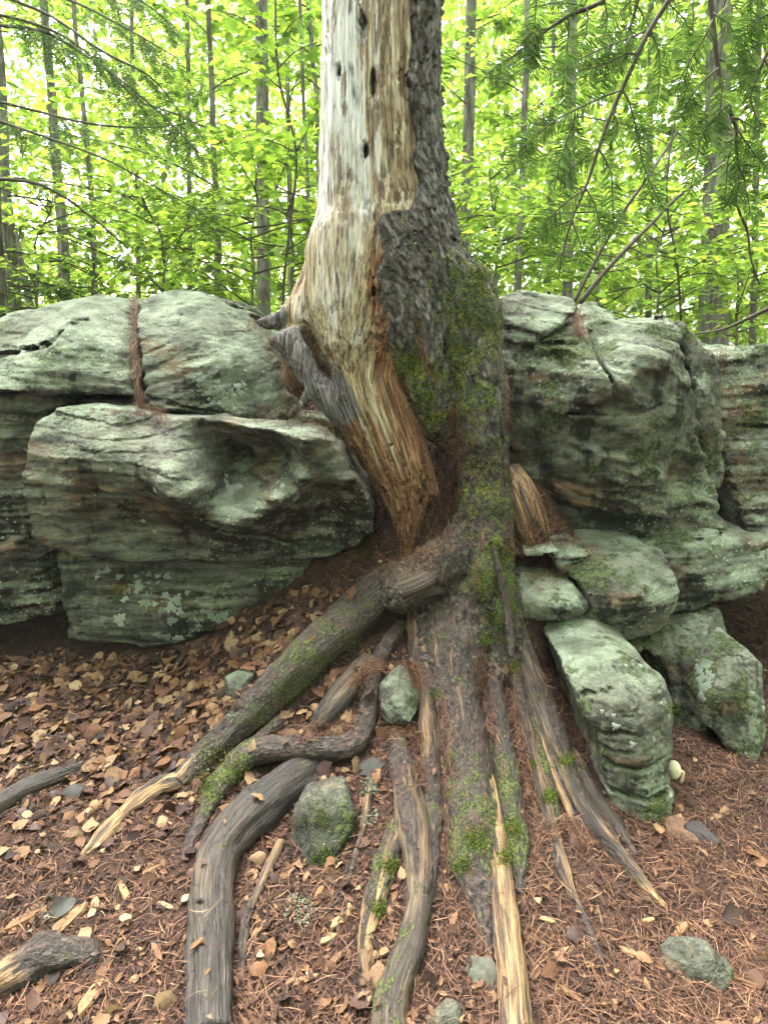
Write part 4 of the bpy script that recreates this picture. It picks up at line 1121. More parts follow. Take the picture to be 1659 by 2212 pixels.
R([(858, 1570, 26, .2, .2, .2, .0), (866, 1640, 52, .35, .3, .2), (878, 1720, 70, .45, .25, .2), (892, 1800, 80, .6, .2, .2), (902, 1880, 74, .75, .22, .1), (902, 1960, 66, .8, .12, .3, .4), (885, 2050, 64, .8, .06, .4, .4), (858, 2120, 70, .8, .08, .4, .4), (842, 2180, 78, .8, .12, .4, .4), (838, 2260, 80, .8, .12, .4, .4)], seed=6, nseg=22, label='dark curved root with a bare grain side, below the wedged stone')
R([(858, 1780, 40, .3, .3, .4), (838, 1850, 56, .2, .2, .6), (815, 1930, 52, .4, .6, .6), (796, 2010, 42, .7, .8, .2), (788, 2080, 30, .9, .9, 0), (784, 2130, 14, .9, .9, 0, -.2)], seed=7, flat=.7, label='short tan-edged root splitting left off the curved root')
R([(905, 1330, 60, .2, .1, .1), (912, 1400, 66, .75, .5, 0), (924, 1480, 58, .45, .2, .2), (926, 1560, 50, .65, .38, 0), (930, 1640, 46, .4, .25, .1), (938, 1720, 42, .1, .1, .4), (938, 1800, 36, .1, 0, .5), (932, 1880, 28, .1, 0, .4), (928, 1960, 14, .1, 0, .2, -.2)], seed=8, label='root with a stripped tan face right of the wedged stone')
R([(1010, 1270, 150, 0, 0, .35, 0, 2.58), (990, 1330, 146, .1, .1, .25, .1), (985, 1410, 128, .15, .3, .25, .2), (985, 1500, 112, .12, .2, .25, .25), (1000, 1600, 108, .12, .1, .2, .3), (1012, 1700, 110, .05, 0, .45, .3), (1022, 1800, 118, .05, 0, .75, .25), (1030, 1880, 104, .05, 0, .6, .05), (1040, 1945, 76, .1, 0, .3, -.25), (1052, 2010, 46, .2, .1, .2, -.4), (1064, 2070, 20, .2, .1, 0, -.8)], seed=9, nseg=30, knob=.12, flat=.8, label='broad scaly central root streaked with moss')
R([(1008, 1540, 22, 1, .3, .1, .3), (1030, 1620, 38, 1, .6, .1, .5), (1048, 1700, 46, .95, .75, .1, .6), (1062, 1780, 52, 1, .85, .1, .6), (1076, 1860, 56, 1, .7, .1, .5), (1085, 1940, 60, 1, .6, .1, .45), (1094, 2030, 68, 1, .85, 0, .4), (1106, 2130, 72, 1, .95, 0, .4), (1116, 2260, 76, 1, .85, 0, .4)], seed=10, nseg=24, knob=.05, label='long yellow-tan stripped root running to the bottom edge')
R([(1048, 1190, 50, 0, 0, 1, 0, 2.58), (1038, 1270, 54, .05, 0, .7, 0, 2.46), (1024, 1340, 48, .05, 0, .3, .6), (1012, 1410, 42, .05, 0, .2, .5), (1005, 1480, 26, .05, 0, .2, .3)], seed=12, label='mossy root strand hugging the broad central root')
R([(1085, 1240, 60, 0, 0, 1, 0, 2.6), (1078, 1320, 60, .1, 0, 1, 0, 2.46), (1066, 1400, 46, .3, .2, .5, .3), (1066, 1490, 44, .3, .1, .2, .3), (1078, 1590, 50, .1, 0, .3, .3), (1096, 1700, 56, .05, 0, .8, .3), (1110, 1800, 58, .05, 0, .8, .25), (1118, 1870, 46, .05, 0, .8, .1), (1122, 1930, 18, .05, 0, .4, -.4)], seed=13, label='dark mossy root right of the yellow-tan root')
R([(1098, 1330, 40, .3, .1, .8, .2), (1104, 1420, 34, .6, .3, .4, .3), (1120, 1510, 32, .7, .3, .3, .3), (1142, 1600, 30, .7, .3, .1, .4), (1165, 1690, 30, .8, .3, .1, .4), (1188, 1780, 30, .8, .35, .1, .4), (1210, 1860, 30, .8, .4, .1, .4), (1234, 1930, 24, .7, .5, 0, .3), (1262, 1990, 16, .3, 0, 0, .2), (1290, 2050, 12, .3, 0, 0, 0), (1310, 2100, 6, .3, 0, 0, -.3)], seed=14, nseg=14, label='slender root third from the upright green boulder')
R([(1118, 1480, 22, .4, .4, .3, .3), (1150, 1580, 26, .2, .2, .5, .3), (1178, 1680, 28, .1, .1, .8, .3), (1198, 1760, 26, .1, 0, .8, .2), (1210, 1820, 10, .1, 0, .6, -.2)], seed=15, nseg=12, label='short mossy root tucked beside the slender root')
R([(1110, 1350, 44, .2, .1, .5, .2), (1135, 1440, 56, .6, .15, .25, .3), (1165, 1520, 66, .75, .15, .1, .3), (1192, 1590, 66, .85, .15, .1, .3), (1218, 1660, 54, .85, .15, .25, .35), (1250, 1735, 48, .9, .22, .1, .4), (1300, 1810, 44, .9, .24, .1, .4), (1350, 1870, 38, .9, .3, 0, .35), (1400, 1925, 28, 1, .6, 0, .2), (1440, 1962, 12, 1, .8, 0, -.2)], seed=16, nseg=20, label='long grey-tan root nearest the upright green boulder')
R([(1215, 1600, 26, .6, .2, .5, .2), (1245, 1660, 40, .7, .2, .6, .25), (1285, 1730, 42, .9, .2, .2, .25), (1330, 1790, 34, .9, .3, .1, .2), (1372, 1850, 18, .9, .3, .1, -.2)], seed=17, nseg=14, label='olive bare root lying behind the long grey-tan root')
R([(960, 1300, 60, 0, 0, .3, .1), (930, 1350, 60, .05, 0, .4, .1), (900, 1420, 40, .1, 0, .3, 0)], seed=18, label='short scaly root under the thick diagonal root')

R([(960, 1400, 26, .2, .2, .2, .3), (955, 1500, 28, .6, .4, .1, .4), (958, 1600, 26, .5, .4, .2, .4), (968, 1700, 24, .2, .1, .5, .4), (972, 1790, 22, .2, .1, .5, .3), (975, 1880, 12, .2, .1, .3, -.2)], seed=19, nseg=12, label='thin root squeezed against the left side of the broad central root')
R([(1060, 1440, 20, .3, .2, .5, .4), (1052, 1540, 22, .2, .2, .5, .5), (1062, 1640, 20, .2, .1, .6, .5), (1080, 1720, 12, .2, .1, .5, .2)], seed=20, nseg=10, label='thin mossy root above the yellow-tan root')
R([(1128, 1440, 20, .6, .3, .3, .4), (1160, 1560, 22, .7, .4, .2, .4), (1200, 1680, 22, .6, .4, .2, .4), (1236, 1770, 20, .7, .4, .2, .4), (1262, 1840, 10, .7, .5, .1, -.1)], seed=21, nseg=10, label='thin tan root between the slender and the long grey-tan root')
R([(610, 1560, 34, .1, .1, .3, .3), (560, 1600, 32, .2, .1, .4, .3), (505, 1640, 30, .2, .1, .6, .3), (462, 1690, 26, .2, .1, .7, .2), (432, 1740, 14, .2, .1, .4, -.1)], seed=22, nseg=12, label='thin mossy root running beside the thick diagonal root')
R([(800, 1690, 16, .5, .4, .1, .4), (790, 1760, 18, .6, .4, .1, .5), (775, 1830, 16, .6, .5, .1, .4), (752, 1900, 10, .6, .5, .1, .1)], seed=23, nseg=9, label='finger-thin root right of the mossy stone')

# broken orange stub on the right of the bark column
def stub():
    rows = [(1100, 1015, 2.93, 24), (1118, 1060, 2.86, 36), (1136, 1105, 2.8, 40), (1152, 1150, 2.77, 36), (1165, 1190, 2.74, 24)]
    p, r = vpts(rows)
    V, F, flow, E, D = sweep(p, r, 22, 0.012)
    n = 0.16 * r.mean() * fbm(flow * np.array([30, 30, 6]), 3, .5, 71) + 0.004 * fbm(V * 60, 3, .6, 72)
    V = V + np.concatenate([D, np.zeros((2, 3))]) * n[:, None]
    z = np.zeros(len(V))
    o = link('broken_stub', mesh_np('broken_stub', V, F, {'flow': flow, 'bare': z + 1, 'tan': z + 0.78, 'moss': z}), MAT['root'], TREE)
    o['label'] = 'broken orange stub beside the bark column'
    note(V, F[0])
stub()
# ------------------------------------------------------------------ the forest behind the ledge
LEAF6 = np.array([(0, 0, 0), (0.3, 0.27, 0.06), (0.68, 0.25, 0.05), (1, 0, -0.06), (0.68, -0.25, 0.05), (0.3, -0.27, 0.06)], float)
def unit(a):
    return a / np.maximum(np.linalg.norm(a, axis=1), 1e-9)[:, None]
def leaves_np(c, d, nrm, size, tmpl=LEAF6):
    """many folded leaves: base points c, directions d, normals nrm"""
    d = unit(d)
    s = unit(np.cross(nrm, d)); n = np.cross(d, s)
    V = (c[:, None] + size[:, None, None] * (tmpl[None, :, :1] * d[:, None] + tmpl[None, :, 1:2] * s[:, None] + tmpl[None, :, 2:] * n[:, None])).reshape(-1, 3)
    b = np.arange(len(c))[:, None] * 6
    return V, np.concatenate([b + np.array([0, 3, 2, 1]), b + np.array([0, 5, 4, 3])])
def rand_normals(n, tilt):
    a = RNG.normal(size=(n, 3)) * tilt
    a[:, 2] = 1
    return unit(a)
def limb(p, d, L, sag=0.0, n=5, wob=0.08):
    d = d / np.linalg.norm(d)
    pts = [p]
    for k in range(n - 1):
        d = d + RNG.normal(size=3) * wob + np.array([0, 0, -sag / n])
        d = d / np.linalg.norm(d)
        pts.append(pts[-1] + d * L / (n - 1))
    return np.array(pts)
def spray(path, n_tw, tw_len, n_lf, t0=0.2):
    """flat sprays of leaves along a branch"""
    C, D = [], []
    m = len(path)
    for k in range(n_tw):
        t = (t0 + (1 - t0) * (k + RNG.random()) / n_tw) * (m - 1)
        i = min(int(t), m - 2)
        p = path[i] + (path[i + 1] - path[i]) * (t - i)
        ax = path[i + 1] - path[i]; ax /= np.linalg.norm(ax)
        sd_ = np.cross(ax, [0, 0, 1.0]); sd_ /= max(np.linalg.norm(sd_), 1e-6)
        dr = ax * 0.8 + sd_ * (1 if k % 2 else -1) * RNG.uniform(0.5, 1.1) + np.array([0, 0, RNG.uniform(-0.25, 0.15)])
        dr /= np.linalg.norm(dr)
        l = tw_len * RNG.uniform(0.5, 1.2)
        q = p + np.linspace(0.25, 1, n_lf)[:, None] * dr * l
        s2 = np.cross(dr, [0, 0, 1.0])
        e = np.where(np.arange(n_lf)[:, None] % 2, 1, -1) * s2 * RNG.uniform(0.5, 1.1, (n_lf, 1)) + dr + RNG.normal(size=(n_lf, 3)) * 0.25 + np.array([0, 0, -0.25])
        C.append(q); D.append(e)
    return np.concatenate(C), np.concatenate(D)
def trunk_line(rows, y, above=4.0):
    """rows (u, v, width) at depth y from the foot upward; goes on above the frame"""
    p = [P(u, v, y) for u, v, w in rows]
    r = [px(u, v, y, w) / 2 for u, v, w in rows]
    d = p[-1] - p[0]; d /= np.linalg.norm(d)
    gz = float(ground_z(np.array([p[0][0]]), np.array([y]))[0])
    if gz < p[0][2]:
        foot = p[0] - d * (p[0][2] - gz + 0.1) / max(d[2], .3)
        p.insert(0, foot); r.insert(0, r[0] * 1.1)
    if above:
        p.append(p[-1] + d * above * 0.5 + np.array([RNG.normal() * .1, 0, 0])); r.append(r[-1] * 0.8)
        p.append(p[-1] + d * above * 0.5); r.append(r[-1] * 0.35)
    return np.array(p), np.array(r)
def broadleaf(label, rows, y, nb=14, blen=1.2, lsize=0.09, zlo=None, n_tw=12, n_lf=10, above=4.0, group='forest trees behind the ledge', mat='leaf', name='young_tree', cat='tree', toward=0.0):
    p, r = trunk_line(rows, y, above)
    T = thing(name, label, cat, p[0], group)
    me = twig_mesh('trunk', p, r, 10, 0.12)
    link('trunk', me, MAT['grey_trunk'], T)
    zlo = p[0][2] + 0.3 if zlo is None else zlo
    Cs, Ds = [], []
    zs = np.sort(RNG.uniform(zlo, p[-1][2] - 0.2, nb))
    for z in zs:
        b = np.array([np.interp(z, p[:, 2], p[:, k]) for k in range(3)])
        az = RNG.uniform(0, 2 * math.pi)
        dr = np.array([math.cos(az), math.sin(az) - toward, RNG.uniform(0.05, 0.6)])
        L = blen * RNG.uniform(0.55, 1.15)
        path = limb(b, dr, L, 0.25)
        link('branch', twig_mesh('branch', path, np.linspace(0.008, 0.002, len(path)) * (0.6 + blen * 0.4), 4, 0.15), MAT['twig'], T)
        c, d = spray(path, n_tw, 0.42 * blen ** 0.5, n_lf)
        Cs.append(c); Ds.append(d)
    c, d = np.concatenate(Cs), np.concatenate(Ds)
    V, F = leaves_np(c, d, rand_normals(len(c), 0.35), lsize * RNG.uniform(0.55, 1.15, len(c)))
    kind(link('crown', mesh_np('crown', V, F, smooth=False), MAT[mat], T), 'stuff')
    return T
bl = broadleaf
bl('slim grey sapling trunk with one low fork, standing behind the left ledge', [(470, 640, 15), (471, 480, 14), (462, 330, 13), (458, 180, 12), (450, 0, 11)], 6.0, nb=22, blen=1.3, lsize=.10, zlo=2.6)
bl('thick straight grey trunk close left of the old tree, leaves hanging before it', [(570, 665, 29), (569, 500, 28), (568, 300, 28), (566, 110, 27), (565, -60, 26)], 8.5, nb=10, blen=1.8, lsize=.12, zlo=4.5, cat='tree', name='mature_tree')
bl('thin dark sapling stem almost touching the left outline of the old tree', [(668, 560, 7), (664, 370, 8), (655, 200, 8), (648, 0, 8)], 5.6, nb=14, blen=1.0, lsize=.09)
bl('straight slender stem at the top edge just left of the old tree', [(690, 430, 9), (684, 225, 10), (674, 100, 10), (667, 0, 10)], 7.0, nb=12, blen=1.3, lsize=.10)
bl('twin-stemmed pale trunk far left in the bright gap', [(140, 600, 24), (136, 500, 22), (122, 350, 20), (112, 200, 18), (95, 0, 16)], 8.0, nb=6, blen=1.4, lsize=.10, zlo=5.0)
bl('narrow pale trunk right of the twin-stemmed trunk in the bright gap', [(206, 620, 12), (202, 480, 11), (190, 330, 11), (176, 180, 10), (160, 0, 9)], 8.8, nb=7, blen=1.3, lsize=.10, zlo=4.2)
bl('leaning thin tree near the left edge behind the pale boulder', [(62, 640, 15), (40, 540, 14), (20, 440, 13), (5, 340, 12), (-20, 200, 12)], 7.2, nb=8, blen=1.2, lsize=.10, zlo=3.6)
bl('dark stout trunk cut by the left edge above the boulder', [(2, 690, 34), (-4, 600, 32), (-12, 480, 30), (-20, 300, 28)], 5.4, nb=6, blen=1.2, lsize=.10, zlo=3.8, name='mature_tree')
bl('pale smooth trunk standing right of the old tree', [(1003, 575, 27), (1004, 500, 25), (1010, 350, 25), (1014, 180, 24), (1018, 0, 23)], 7.5, nb=12, blen=1.5, lsize=.11, zlo=3.6, name='mature_tree')
bl('slender dark trunk above the small rounded boulder on the right', [(1117, 640, 17), (1122, 520, 16), (1128, 400, 15), (1132, 250, 14), (1138, 60, 13)], 7.0, nb=16, blen=1.3, lsize=.10, zlo=2.3)
bl('wide hazy grey trunk far behind the right boulder', [(1540, 715, 58), (1540, 620, 56), (1545, 480, 54), (1550, 300, 52), (1552, 100, 50)], 9.5, nb=8, blen=1.6, lsize=.12, zlo=4.5, name='mature_tree')
bl('far thin trunk between the grey sapling and the thick trunk', [(412, 640, 11), (410, 480, 10), (408, 300, 10), (404, 0, 9)], 11, nb=16, blen=1.8, lsize=.13, zlo=2.3)
bl('far thin pair-like trunk just right of the thick straight trunk', [(628, 620, 10), (626, 430, 10), (622, 200, 9), (620, 0, 9)], 10, nb=16, blen=1.8, lsize=.13, zlo=2.3)
bl('far straight trunk in the hazy green left of the leaning dead stems', [(1185, 640, 10), (1188, 450, 10), (1192, 200, 9), (1196, 0, 9)], 11, nb=18, blen=1.9, lsize=.13, zlo=2.3)
bl('far pale trunk behind the leaning dead stems on the right', [(1400, 680, 14), (1402, 480, 13), (1404, 200, 12), (1406, 0, 12)], 12, nb=18, blen=2.0, lsize=.14, zlo=2.3)
bl('far trunk at the right edge above the square-topped block', [(1625, 720, 14), (1630, 500, 13), (1634, 250, 12), (1640, 0, 12)], 10, nb=16, blen=1.8, lsize=.13, zlo=2.3)
bl('far thin trunk behind the crack between the two pale boulders', [(300, 640, 10), (298, 480, 9), (292, 260, 9), (286, 0, 8)], 12, nb=10, blen=1.8, lsize=.13, zlo=2.3)
# leafy undergrowth right behind the rocks
ug = [(352, 636, 5.2, 'leafy bush peeking over the smooth left boulder'), (545, 640, 5.0, 'bright maple bush beside the foot of the thick straight trunk'), (630, 620, 5.4, 'bright leafy bush filling the notch left of the old tree'),
      (970, 560, 6.0, 'bright green bush close behind the mossy bulge of the old tree'), (1070, 600, 5.4, 'fresh green bush above the small rounded boulder'), (1290, 650, 5.2, 'low spreading bush behind the mossy little boulder'),
      (1420, 690, 5.0, 'flat-layered green bush above the bulging right boulder'), (1590, 700, 5.0, 'green bush along the top of the square-topped block'), (200, 640, 6.2, 'soft green bush behind the rounded boulder at the left'), (80, 650, 5.6, 'pale bush behind the boulder near the left edge')]
for u, v, y, lab in ug:
    bl(lab, [(u, v, 6), (u + 4, v - 60, 5), (u - 3, v - 130, 4)], y, nb=14, blen=0.8, lsize=.085, n_tw=9, n_lf=6, above=0.5, zlo=P(u, v, y)[2] - 0.1, group='bushes along the top of the ledge', name='bush', cat='bush')

# evergreen sprays
def needles_np(path, ln, wd, gap, flat=(0.0, -0.35, 1.0), curl=0.3, rows=2):
    """comb of needles on both sides of a twig"""
    seg = np.linalg.norm(np.diff(path, axis=0), axis=1); L = seg.sum()
    n = max(3, int(L / gap))
    s = np.concatenate([[0], np.cumsum(seg)])
    q = np.linspace(0.02, 1, n) * L
    p = np.stack([np.interp(q, s, path[:, k]) for k in range(3)], 1)
    ax = unit(np.gradient(p, axis=0))
    sdv = unit(np.cross(ax, np.tile(flat, (n, 1))))
    upv = np.cross(sdv, ax)
    C, D, N = [], [], []
    for sgn in (-1, 1):
        for rw in range(rows // 2):
            jit = RNG.normal(size=(n, 3)) * 0.14
            d = ax * RNG.uniform(0.35, 0.75, (n, 1)) + sgn * sdv + upv * (RNG.uniform(-0.15, 0.35, (n, 1)) + 0.5 * rw) + jit
            C.append(p); D.append(unit(d)); N.append(upv + jit)
    C, D, N = np.concatenate(C), np.concatenate(D), np.concatenate(N)
    taper = np.tile(np.interp(q / L, [0, .15, .8, 1], [.6, 1, 1, .55]), 2 * (rows // 2))
    l = ln * taper * RNG.uniform(0.8, 1.15, len(C))
    S = unit(np.cross(N, D)) * (wd / 2)
    tip = C + D * l[:, None] + np.array([0, 0, -1]) * (curl * l)[:, None] * 0.35
    mid = C + D * (0.55 * l)[:, None]
    V = np.stack([C - S * .5, mid - S, tip, mid + S, C + S * .5], 1).reshape(-1, 3)
    b = np.arange(len(C))[:, None] * 5
    return V, [b + np.array([0, 1, 3, 4]), b + np.array([1, 2, 3])]
def merge(parts):
    Vs, F4, F3, o = [], [], [], 0
    for V, (a, b) in parts:
        Vs.append(V); F4.append(a + o); F3.append(b + o); o += len(V)
    return np.concatenate(Vs), [np.concatenate(F4), np.concatenate(F3)]
def hemlock(label, foot, y, r, boughs, ln=0.028, wd=0.007, gap=0.013, group='evergreens in the forest', sub=10):
    """boughs: polylines of (u, v, y)"""
    p, rr = trunk_line(foot, y, 3.0)
    T = thing('evergreen_tree', label, 'tree', p[0], group)
    link('trunk', twig_mesh('trunk', p, rr, 9, 0.15), MAT['grey_trunk'], T)
    for bg in boughs:
        path = catmull(np.array([P(*q) for q in bg]), 12)
        b = link('bough', twig_mesh('bough', path, np.linspace(0.011, 0.003, 12), 5, 0.08), MAT['twig'], T)
        parts = []
        L = np.linalg.norm(np.diff(path, axis=0), axis=1).sum()
        for k in range(int(sub * L) + 3):
            t = RNG.uniform(0.15, 1) * 11
            i = min(int(t), 10)
            q = path[i] + (path[i + 1] - path[i]) * (t - i)
            ax = path[i + 1] - path[i]; ax /= np.linalg.norm(ax)
            sdv = np.cross(ax, [0, -0.4, 1.0]); sdv /= np.linalg.norm(sdv)
            d = ax + sdv * RNG.choice([-1, 1]) * RNG.uniform(.5, 1.2) + np.array([0, 0, -.35])
            tp = limb(q, d, RNG.uniform(.16, .42), 0.5, 5, 0.06)
            parts.append(needles_np(tp, ln, wd, gap))
            for kk in range(3):
                j = RNG.integers(0, 4)
                d2 = (tp[j + 1] - tp[j]); d2 = d2 / np.linalg.norm(d2) + np.cross(d2 / np.linalg.norm(d2), [0, -.4, 1]) * RNG.choice([-1, 1]) * .9
                parts.append(needles_np(limb(tp[j], d2, RNG.uniform(.08, .16), .3, 3, .05), ln * .9, wd, gap))
        V, F = merge(parts)
        kind(link('foliage', mesh_np('foliage', V - np.array(T.location), F, smooth=False), MAT['hemlock'], None), 'stuff').parent = b
    return T
hemlock('dark evergreen with long boughs sweeping in from the upper left corner', [(-170, 640, 40), (-175, 300, 36), (-180, 0, 34)], 4.6, 0.1,
        [[(-160, 60, 4.6), (60, 60, 4.3), (200, 130, 4.1), (330, 230, 3.9), (430, 330, 3.9)], [(-160, -80, 4.6), (120, -10, 4.4), (270, 60, 4.2), (390, 130, 4.1)], [(-160, -60, 4.4), (80, 20, 4.2), (220, 110, 4.0), (330, 170, 4.0), (400, 260, 4.0)],
         [(-160, 200, 4.6), (0, 262, 4.4), (110, 300, 4.3), (230, 345, 4.2), (330, 400, 4.2), (420, 450, 4.2)], [(-160, 180, 4.8), (60, 235, 4.7), (200, 268, 4.6), (330, 275, 4.6), (440, 260, 4.5)], [(-160, -140, 4.3), (150, -60, 4.1), (300, 0, 4.0), (380, 60, 4.0)], [(-160, 0, 4.3), (100, 60, 4.2), (240, 160, 4.1), (320, 250, 4.0)]], sub=9)
hemlock('feathery evergreen with low drooping boughs behind the left boulder', [(30, 640, 30), (10, 400, 26), (-5, 100, 24)], 6.4, 0.1,
        [[(0, 480, 6.3), (100, 500, 6.0), (220, 545, 5.8), (330, 590, 5.7)], [(0, 540, 6.2), (120, 560, 6.0), (230, 600, 5.9)], [(0, 420, 6.4), (130, 440, 6.2), (270, 500, 6.0), (390, 560, 6.0)], [(10, 600, 6.0), (90, 610, 5.8), (180, 630, 5.7)], [(0, 500, 6.1), (-60, 540, 6.0), (-100, 600, 6.0)], [(0, 380, 6.4), (160, 400, 6.2), (330, 430, 6.1), (470, 420, 6.0)], [(-20, 560, 5.9), (60, 590, 5.7), (130, 640, 5.6)]], ln=.032, wd=.009, gap=.016, sub=7)
hemlock('hazy evergreen with wispy boughs behind the pale trunk on the right', [(1225, 640, 24), (1230, 300, 22), (1234, 0, 20)], 8.0, 0.1,
        [[(1228, 200, 8), (1150, 230, 7.8), (1060, 280, 7.6)], [(1228, 320, 8), (1140, 350, 7.8), (1050, 420, 7.6)], [(1228, 400, 8), (1300, 430, 7.8), (1390, 500, 7.6)], [(1228, 480, 8), (1130, 500, 7.7), (1040, 540, 7.5)], [(1230, 100, 8), (1140, 110, 7.8), (1030, 170, 7.6)], [(1230, 540, 8), (1340, 560, 7.6), (1450, 610, 7.4)], [(1230, 250, 8), (1350, 270, 7.6), (1480, 330, 7.4)], [(1230, 0, 8), (1100, 30, 7.8), (980, 90, 7.6)], [(1230, 560, 8), (1150, 570, 7.7), (1080, 600, 7.5)]], ln=.04, wd=.012, gap=.02, sub=6)

# near maple sapling whose leaves can be told apart
def maple_leaf():
    pts = [(0, 0), (.16, .14), (.10, .42), (.30, .30), (.42, .52), (.52, .26), (.78, .34), (.72, .14), (1, 0), (.72, -.14), (.78, -.34), (.52, -.26), (.42, -.52), (.30, -.30), (.10, -.42), (.16, -.14)]
    v = [(x, y, 0.10 * abs(y) - 0.10 * x * x) for x, y in pts] + [(.42, 0, -.01)]
    n = len(pts)
    return np.array(v), np.array([(n, k, (k + 1) % n) for k in range(n)])
mv, mf = maple_leaf()
maple_me = [mesh_np('leaf', mv * np.array([1, 1 + .15 * k, 1 + .8 * k]), mf, smooth=False) for k in range(3)]
for me in maple_me:
    me.materials.append(MAT['leaf_one'])
def near_sapling(label, rows, y, twigs, lsize=0.09, gap=0.055):
    p, r = trunk_line(rows, y, 1.2)
    T = thing('maple_sapling', label, 'sapling', p[0], 'maple saplings close behind the tree')
    link('stem', twig_mesh('stem', p, r, 7, 0.08), MAT['twig'], T)
    loc = np.array(T.location)
    for tw in twigs:
        path = catmull(np.array([P(*q) for q in tw]), 10)
        link('branch', twig_mesh('branch', path, np.linspace(.006, .002, 10), 4, .06), MAT['twig'], T)
        L = np.linalg.norm(np.diff(path, axis=0), axis=1).sum()
        for k in range(int(L / gap)):
            t = RNG.uniform(.1, 1) * 9; i = min(int(t), 8)
            q = path[i] + (path[i + 1] - path[i]) * (t - i) + RNG.normal(size=3) * .035
            az = RNG.uniform(0, 2 * math.pi)
            x = Vector((math.cos(az), math.sin(az), RNG.uniform(-.6, 0))).normalized()
            n = Vector(RNG.normal(size=3) * .4 + np.array([0, -.25, 1]))
            yv = n.cross(x).normalized(); zv = x.cross(yv)
            o = bpy.data.objects.new('leaf', maple_me[int(RNG.integers(0, 3))]); COL.objects.link(o)
            s = lsize * RNG.uniform(.6, 1.15)
            o.matrix_basis = Matrix.Translation(Vector(q - loc)) @ Matrix((x, yv, zv)).transposed().to_4x4() @ Matrix.Scale(s, 4)
            o.parent = T
near_sapling('maple sapling with large separate leaves just left of the trunk', [(612, 640, 6), (625, 500, 6), (640, 330, 5), (600, 150, 5)], 4.4,
             [[(640, 330, 4.4), (600, 310, 4.2), (560, 300, 4.1), (520, 310, 4.0)], [(630, 420, 4.4), (670, 400, 4.3), (700, 410, 4.3)], [(640, 330, 4.4), (670, 270, 4.3), (690, 230, 4.2)], [(615, 200, 4.4), (570, 160, 4.2), (530, 130, 4.1)], [(600, 150, 4.4), (640, 110, 4.3), (690, 90, 4.2)], [(628, 470, 4.4), (590, 450, 4.2), (540, 445, 4.1), (490, 440, 4.0)], [(600, 120, 4.4), (560, 60, 4.2), (500, 30, 4.1), (450, 20, 4.0)], [(615, 560, 4.4), (580, 540, 4.3), (540, 540, 4.2)], [(620, 540, 4.4), (655, 520, 4.4), (680, 500, 4.4)], [(600, 100, 4.4), (630, 50, 4.3), (680, 20, 4.3)]])
near_sapling('maple sapling with large separate leaves behind the hanging evergreen branch', [(1470, 690, 5), (1460, 560, 5), (1440, 440, 4), (1450, 300, 4)], 4.6,
             [[(1440, 440, 4.6), (1400, 430, 4.4), (1350, 440, 4.3)], [(1450, 500, 4.6), (1500, 480, 4.4), (1560, 490, 4.3)], [(1460, 560, 4.6), (1400, 550, 4.4), (1340, 570, 4.2), (1290, 590, 4.2)], [(1465, 600, 4.6), (1530, 590, 4.4), (1600, 610, 4.2)], [(1466, 640, 4.6), (1420, 640, 4.4), (1370, 650, 4.3)], [(1450, 330, 4.6), (1500, 300, 4.4), (1560, 300, 4.3)]])

# bent dead stems leaning out of the gap in the right ledge
def dead_stem(label, rows, w0, w1, side=()):
    p = np.array([P(*q) for q in rows])
    T = thing('dead_stem', label, 'dead branch', p[0], 'dead stems leaning over the right ledge')
    link('stem', twig_mesh('stem', catmull(p, 14), np.linspace(w0, w1, 14), 7, .06), MAT['twig'], T)
    for s in side:
        q = np.array([P(*a) for a in s])
        link('side_twig', twig_mesh('side_twig', catmull(q, 8), np.linspace(w1 * .8, .002, 8), 5, .06), MAT['twig'], T)
dead_stem('thin dark dead stem leaning right, upper one of the leaning pair', [(1232, 668, 3.5), (1290, 555, 3.5), (1345, 460, 3.5), (1390, 395, 3.5), (1440, 320, 3.6), (1462, 285, 3.6)], .011, .006, [[(1390, 395, 3.5), (1425, 370, 3.5), (1490, 330, 3.5), (1560, 290, 3.5)], [(1462, 285, 3.6), (1500, 320, 3.6), (1545, 345, 3.6)]])
dead_stem('thicker dark dead stem leaning right, lower one of the leaning pair', [(1252, 655, 3.4), (1300, 595, 3.4), (1350, 540, 3.4), (1410, 480, 3.45), (1470, 420, 3.5), (1570, 350, 3.5)], .014, .006, [[(1340, 548, 3.4), (1400, 520, 3.4), (1480, 500, 3.45)]])
dead_stem('bare grey branch reaching in from the right edge above the block', [(1500, 722, 3.6), (1560, 712, 3.5), (1610, 690, 3.4), (1680, 655, 3.3), (1760, 600, 3.2)], .005, .014)
dead_stem('thin brown branch arching down from the left edge before the bright gap', [(-60, 385, 4.2), (60, 392, 4.1), (130, 420, 4.1), (200, 470, 4.2), (270, 530, 4.3)], .012, .005)

